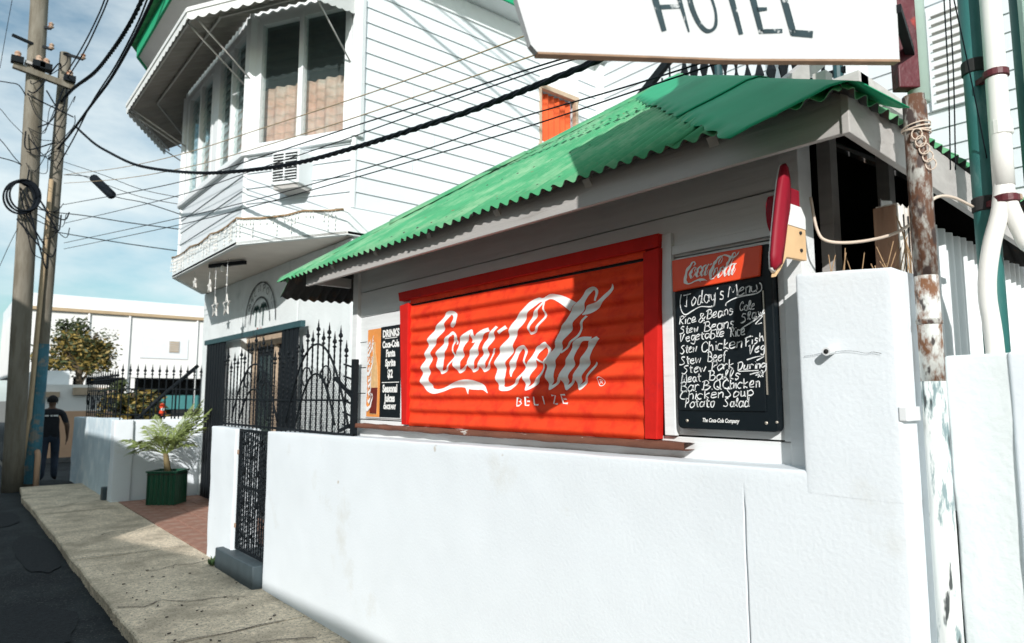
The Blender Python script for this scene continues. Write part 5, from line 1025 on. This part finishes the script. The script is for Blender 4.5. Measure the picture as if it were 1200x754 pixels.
for k in range(5): T('scroll', M_black, r2, scroll((2.25, 13.6 + .6 * k, 1.58), .20, 1.2, k, 1 if k % 2 else -1), .012, 5)
sr = thing('stair_rail', (3.0, 13.6, 1.2), 'thick black sloping handrail behind the courtyard wall', 'handrail')
T('handrail', M_black, sr, [(2.66, 13.8, 1.2), (2.98, 13.8, 1.55), (3.70, 13.8, 2.25)], .035, 8)
for k in range(5): MB().bar((2.80 + .18 * k, 13.8, .9), (2.80 + .18 * k, 13.8, 1.36 + .18 * k), .025).build('baluster', M_black, sr)
B('stair_plinth', M_stucco2, sr, 2.6, 3.8, 13.75, 13.85, -.1, .95)
rd = thing('reflector_post', (2.98, 13.2, 0), 'thin post with a round red and white reflector behind the courtyard wall', 'reflector')
T('post', M_black, rd, [(2.98, 13.2, -.1), (2.98, 13.2, 1.45)], .012, 6)
MB().lathe((2.98, 13.17, 1.50), [(.05, 0), (.05, .02)], 14, (0, -1, 0)).build('disc', M_header, rd); MB().lathe((2.98, 13.17, 1.39), [(.05, 0), (.05, .02)], 14, (0, -1, 0)).build('disc', M_header, rd); MB().lathe((2.98, 13.16, 1.445), [(.028, 0), (.028, .03)], 12, (0, -1, 0)).build('dot', M_letter, rd)
# planter with a young palm
pc = Vector((2.815, 11.86, 0))
pt = thing('planter_box', pc, 'dark green fluted metal planter box holding the young palm', 'planter')
d1, d2 = Vector((-.77, .64, 0)).normalized(), Vector((.64, .77, 0)).normalized()
mb = MB(); cor = [pc - d1 * .0 + s1 * d1 * .225 + s2 * d2 * .20 for s1, s2 in ((-1, -1), (1, -1), (1, 1), (-1, 1))]
for (a, b) in zip(cor, cor[1:] + cor[:1]):
    t = (b - a).normalized(); n = Vector((t.y, -t.x, 0)); n = n if n.dot((a + b) / 2 - pc) > 0 else -n; L = (b - a).length
    MB().grid(lambda u, v: Z(a + t * L * u + n * (.012 * math.sin(u * L / .075 * 2 * math.pi) - .012), .002 + .50 * v), 48, 2).build('fluted_side', M_planter, pt, smooth=True)
    MB().bar(Z(a - t * .012, .505), Z(b + t * .012, .505), .03, .028).build('rim', M_planter, pt, .003)
MB().prism([Z(p, .46) for p in cor], (0, 0, .01)).build('soil', M_litter, pt)
pm = thing('young_palm', Z(pc, .47), 'small palm with feathery yellow-green fronds growing in the green planter', 'palm')
MB().tube(crv([Z(pc, .46), Z(pc + Vector((-.02, 0, 0)), .62), Z(pc + Vector((-.05, 0, 0)), .78)], 4), [.055, .052, .05, .048, .046, .044, .042, .04, .036], 9).build('trunk', M_palmbase, pm, smooth=True)
top = Z(pc + Vector((-.05, 0, 0)), .76)
random.seed(5)
def frond(dirv, L, droop, lift, nl=15):
    d = Vector(dirv).normalized(); mb = MB(); pts = [top + d * L * s + Vector((0, 0, lift * s - droop * s * s)) for s in [i / 12 for i in range(13)]]
    mb.tube(pts, [.010 * (1 - .8 * i / 12) + .002 for i in range(13)], 5)
    for i in range(nl):
        s = .18 + .80 * i / nl; k = s * 12; j = int(k); p = pts[j] + (pts[min(j + 1, 12)] - pts[j]) * (k - j); tn = (pts[min(j + 1, 12)] - pts[max(j - 1, 0)]).normalized()
        sd_ = tn.cross(Vector((0, 0, 1))).normalized(); ll = L * .60 * math.sin(math.pi * min(1, .25 + s * .75)) * random.uniform(.8, 1.15)
        for g in (-1, 1):
            v_ = (sd_ * g * .75 + tn * .85 + Vector((0, 0, random.uniform(-.05, .25)))).normalized(); w_ = tn * .014; m_ = p + v_ * ll * .5 + Vector((0, 0, .01)); e = p + v_ * ll - Vector((0, 0, ll * .25))
            mb.add([p - w_ * .4, p + w_ * .4, m_ + w_, m_ - w_, e], [(0, 1, 2, 3), (3, 2, 4)])
    return mb.build('frond', M_palm, pm)
for a, L, dr, li in ((188, .66, .12, .34), (172, .58, .24, .24), (205, .54, .26, .36), (20, .66, .08, .80), (-5, .64, .14, .56), (45, .54, .06, .80), (80, .5, .1, .62), (120, .46, .1, .56), (-40, .54, .20, .46), (-75, .46, .2, .5), (250, .46, .25, .45), (0, .56, .04, .90), (12, .54, .04, .72), (160, .48, .10, .54), (-20, .56, .22, .36), (28, .60, .1, .66), (140, .44, .08, .70), (60, .46, .05, .85)):
    a = R(a - 40); frond((math.cos(a), math.sin(a), 0), L, dr, li, 18)
# weed at the step and litter on the pavement
wd = thing('weed_tuft', (2.2, 7.28, 0), 'small green weed growing at the corner of the slate step', 'weed')
mb = MB()
for k in range(70):
    a = random.uniform(0, 6.28); l = random.uniform(.03, .10); p = Vector((2.19 + random.uniform(-.04, .04), 7.27 + random.uniform(-.06, .06), 0)); e = p + Vector((math.cos(a) * l * .6, math.sin(a) * l * .6, l)); s_ = Vector((-math.sin(a), math.cos(a), 0)) * .012
    mb.add([p, (p + e) / 2 + s_, e, (p + e) / 2 - s_], [(0, 1, 2, 3)])
mb.build('leaves', M_weed, wd)
lt = MB()
for k in range(46):
    x = random.uniform(1.25, 2.22); y = random.uniform(4.0, 8.0); s_ = random.uniform(.004, .012); a = random.uniform(0, 3)
    lt.obox((x, y, .007), (math.cos(a), math.sin(a), 0), (-math.sin(a), math.cos(a), 0), (0, 0, 1), s_, s_ * .45, .003)
tag(lt.build('pavement_litter', M_litter), 'scattered dry leaf crumbs on the pavement slabs', 'litter', kind='stuff')

# ================================================================== PERSON
def person(base, H, lab, face):
    o = thing('person', base, lab, 'person'); s = H / 1.72
    V, E, Rr = [], [], []
    def j(x, y, z, rx, ry=None, par=None):
        V.append((x * s, y * s, z * s)); Rr.append((rx * s, (ry or rx) * s))
        if par is not None: E.append((par, len(V) - 1))
        return len(V) - 1
    pel = j(0, 0, .93, .165, .120); wst = j(0, -.01, 1.10, .155, .115, pel); chs = j(0, -.01, 1.28, .165, .112, wst); shd = j(0, 0, 1.42, .115, .09, chs); nk = j(0, .01, 1.50, .055, .055, shd); hd0 = j(0, .02, 1.56, .070, .080, nk); hd1 = j(0, .025, 1.635, .083, .098, hd0); j(0, .015, 1.70, .062, .075, hd1)
    def leg(sx, kx, ky, ax, ay, az, ty):
        h = j(sx * .095, 0, .86, .098, .10, pel); k = j(kx, ky, .48, .076, .080, h); m = j((kx + ax) / 2, (ky + ay) / 2 - .02, (.48 + az) / 2 + .06, .070, .074, k); a = j(ax, ay, az + .07, .062, .066, m); j(ax + sx * .015, ay + .03, az + .02, .045, .04, a); j(ax + sx * .03, ay + .13 * ty, az + .01, .038, .03, len(V) - 1)
    leg(1, .105, .10, .11, .06, .035, 1); leg(-1, -.105, -.01, -.115, -.12, .04, 1)
    def arm(sx, ex, ey, ez, wx, wy, wz):
        a = j(sx * .19, 0, 1.395, .078, .072, shd); e = j(ex, ey, ez, .050, .050, a); m = j((ex * .6 + wx * .4), (ey * .6 + wy * .4), (ez * .6 + wz * .4), .044, .044, e); w_ = j(wx, wy, wz, .029, .026, m); p = j(wx, wy + .015, wz - .06, .034, .020, w_)
        for f, (dy, l) in enumerate(((-.024, .066), (-.008, .078), (.009, .074), (.024, .060))):
            q = j(wx - sx * .006, wy + .018 + dy, wz - .10, .0095, .0095, p); j(wx - sx * .020, wy + .022 + dy, wz - .10 - l, .0078, .0078, q)
        q = j(wx - sx * .01, wy + .055, wz - .07, .010, .010, p); j(wx - sx * .02, wy + .075, wz - .115, .008, .008, q)
    arm(1, .285, -.02, 1.13, .30, .06, .90); arm(-1, -.275, .03, 1.13, -.20, .19, 1.02)
    me = bpy.data.meshes.new('body'); me.from_pydata(V, E, []); ob = bpy.data.objects.new('body', me); COL.objects.link(ob)
    ob.modifiers.new('skin', 'SKIN'); ss = me.skin_vertices[0].data
    for i, r_ in enumerate(Rr): ss[i].radius = r_; ss[i].use_root = (i == pel)
    ob.modifiers.new('sub', 'SUBSURF').levels = 2; ob.modifiers['sub'].render_levels = 2
    bpy.context.view_layer.update()
    ev = ob.evaluated_get(bpy.context.evaluated_depsgraph_get()); m2 = bpy.data.meshes.new_from_object(ev); bpy.data.objects.remove(ob)
    m2.name = 'body'
    m2.materials.clear()
    for mm in (M_skin, M_shirt, M_jeans, M_shoe): m2.materials.append(mm)
    for p in m2.polygons:
        c = p.center / s; p.use_smooth = True; ax_ = abs(c.x)
        arm_ = ax_ > .20 or (c.x < -.15 and c.y > .09 and c.z < 1.2)
        if c.z > 1.475: k = 0
        elif arm_ and c.z > .70: k = 1 if c.z > 1.19 else 0
        elif c.z > .90: k = 1
        elif c.z > .085: k = 2
        else: k = 3
        p.material_index = k
    b = bpy.data.objects.new('body', m2); COL.objects.link(b); b.parent = o
    hb = MB()
    def hr(u, v):
        th, ph = u * 2 * math.pi, v * math.pi * .62; r_ = 1 + .10 * nrm(math.cos(th) * 4, math.sin(th) * 4, ph * 4)
        return Vector((.100 * r_ * math.sin(ph) * math.cos(th), -.012 + .112 * r_ * math.sin(ph) * math.sin(th) - .0, 1.655 + .108 * r_ * math.cos(ph))) * s + Vector(base)
    hb.grid(hr, 24, 12).build('hair', M_hair, o, smooth=True)
    for sx in (-1, 1): MB().lathe(Vector(base) + Vector((sx * .078, .01, 1.60)) * s, [(.006, 0), (.018, .006), (.012, .014)], 8, (sx, 0, 0)).build('ear', M_skin, o)
    for x0, x1 in ((-.115, -.05), (-.02, .015), (.03, .115)): MB().grid(lambda u, v: Vector(base) + Vector((x0 + (x1 - x0) * u, -.148 + .25 * (x0 + (x1 - x0) * u) ** 2 * 4, 1.325 + .03 * v)) * s, 6, 1).build('shirt_print', M_letter, o)
    o.rotation_euler = (0, 0, R(face)); return o
person((1.81, 17.4, -.085), 1.74, 'man in a black T-shirt and dark jeans walking past the end of the wall', -6)

# ================================================================== BACKGROUND
bgd = thing('cream_building', (7, 36, 0), 'pale cream two-storey building with a tan gutter, beyond the iron railings', 'building')
bxr = MB().box(2.2, 12, 35, 45, 2.55, 5.45).build('upper_wall', M_cream_wall, bgd); B('parapet', M_white, bgd, 2.2, 12, 35.2, 45, 5.45, 6.1)
B('gutter', M_gutter, bgd, 2.1, 12.1, 34.85, 35, 5.36, 5.50); B('porch_back', M_dark, bgd, 3, 12, 37.5, 37.6, 0, 2.6)
for x in (4.0, 6.4, 9.7): B('porch_pillar', M_cream_wall, bgd, x, x + .32, 35.05, 35.4, -.1, 2.55)
for x in (4.75, 6.35, 9.25): T('downpipe', M_cream_wall, bgd, [(x, 34.94, 0), (x, 34.94, 5.36)], .05, 8)
B('wall_panel', M_white, bgd, 6.85, 8.9, 34.96, 35, 3.45, 4.45, .01)
v_ = B('vent', M_fascia, bgd, 8.05, 8.5, 34.93, 34.96, 3.75, 4.3)
for k in range(5): B('slat', M_gutter, v_, 8.08, 8.47, 34.915, 34.93, 3.8 + .1 * k, 3.84 + .1 * k)
B('porch_wall', M_cream_wall, bgd, 3, 12, 35.1, 35.3, -.1, .75); B('porch_sign', mat('sea_green', (.05, .2, .2), .6), bgd, 7.4, 9.6, 35.32, 35.36, 1.1, 1.75)
mb = MB()
for k in range(20):
    mb.lathe((5.1 + .16 * (k % 5) + .05 * (k // 5), 35, 4.3 + .12 * (k // 5)), [(.035, 0), (.035, .01)], 8, (0, -1, 0))
mb.build('vent_holes', M_fascia, bgd)
far = thing('peach_house', (3.0, 23, 0), 'small house with peach lower wall and white upper wall behind the man', 'house')
B('lower_wall', M_peach, far, 1.9, 3.75, 22.2, 26, -.1, 1.28); B('upper_wall', M_cream_wall, far, 1.92, 3.73, 22.22, 26, 1.28, 2.0); B('coping', M_beige, far, 2.75, 3.85, 22.1, 26, 1.72, 1.92); B('coping', M_beige, far, 2.0, 2.45, 22.12, 22.3, 1.66, 1.80); B('chimney_wall', M_white, far, 1.95, 2.75, 23, 25, 1.9, 2.4)
B('plinth', M_kerb, far, 1.88, 3.77, 22.1, 22.22, -.1, .04)
def tree(name, c, rx, ry, rz, zc, n, lab, seed):
    random.seed(seed); o = thing(name, (c[0], c[1], 0), lab, 'tree')
    tr = MB().tube([(c[0], c[1], -.1), (c[0] + .05, c[1], zc * .5), (c[0], c[1], zc)], [.13, .10, .07], 8)
    for k in range(7):
        a = k * .9; tr.tube([(c[0], c[1], zc * (.6 + .05 * k)), (c[0] + rx * .55 * math.cos(a), c[1] + ry * .5 * math.sin(a), zc + rz * (.1 + .08 * k))], [.05, .02], 5)
    tr.build('trunk', M_bark, o)
    cl = [(random.gauss(0, .5), random.gauss(0, .5), random.gauss(0, .42), random.uniform(.22, .42)) for _ in range(26)]
    for nm_, m_, f in (('crown', M_leafdk, .52), ('crown', M_leafyel, .48)):
        mb = MB()
        for k in range(int(n * f)):
            q = random.choice(cl if nm_ == 'crown' else cl)
            if (m_ is M_leafyel) and (q[2] > .45): continue
            p = Vector((q[0] + random.gauss(0, q[3] * .5), q[1] + random.gauss(0, q[3] * .5), q[2] + random.gauss(0, q[3] * .5)))
            if p.length > 1.15: continue
            p = Vector((c[0] + p.x * rx, c[1] + p.y * ry, zc + p.z * rz)); l = random.uniform(.05, .11)
            d = Vector((random.gauss(0, 1), random.gauss(0, 1), random.gauss(0, .6))).normalized(); e = d.cross(Vector((random.gauss(0, 1), random.gauss(0, 1), random.gauss(0, 1)))).normalized()
            mb.add([p - d * l, p + e * l * .4, p + d * l, p - e * l * .4], [(0, 1, 2, 3)])
        mb.build(nm_, m_, o)
tree('round_tree', (3.25, 25.3), 1.15, 1.0, .95, 3.15, 9000, 'bushy yellowing tree in front of the cream building', 3)
tree('garden_shrub', (3.0, 15.6), .55, .5, .55, 1.45, 2600, 'dark shrub behind the iron railing on the blue-shaded wall', 8)
bpy.data.objects['garden_shrub']['category'] = 'shrub'

# ================================================================== ACROSS THE STREET (behind the viewer; these shade the road)
def shop(name, x0, x1, y0, y1, h, lab, m):
    o = thing(name, ((x0 + x1) / 2, (y0 + y1) / 2, -.1), lab, 'building'); B('wall', m, o, x0, x1, y0, y1, -.12, h - .25); B('parapet', m, o, x0 - .06, x1 + .06, y0, y1, h - .25, h)
    y = y0 + .8
    while y < y1 - 1.4:
        wnd = B('window', M_beige, o, x1, x1 + .05, y, y + 1.1, 1.0, 2.3); B('pane', M_glass, wnd, x1 + .051, x1 + .056, y + .08, y + 1.02, 1.08, 2.22); y += 2.4
shop('corner_shop', -9, -4.5, -22, 2.60, 4.10, 'low peach shop building facing the kiosk from across the road', M_peach)
MB().prism([(-4.5, -22, 4.08), (-4.5, 2.62, 4.08), (-4.5, 2.62, 4.12), (-4.5, 1.25, 4.33), (-4.5, .175, 4.48), (-4.5, -3, 4.60), (-4.5, -22, 4.60)], (-.2, 0, 0)).build('shade_parapet', M_peach, bpy.data.objects['corner_shop'])  # unseen top line shaped so its shade leaves a lit wedge on the pavement
shop('grey_shop', -9, -4.5, 2.64, 8.2, 5.4, 'grey-white shop building across the road from the hotel entrance', M_stucco2)
shop('tall_house', -9, -4.5, 8.25, 40, 7.1, 'taller cream house across the road from the utility poles', M_cream_wall)
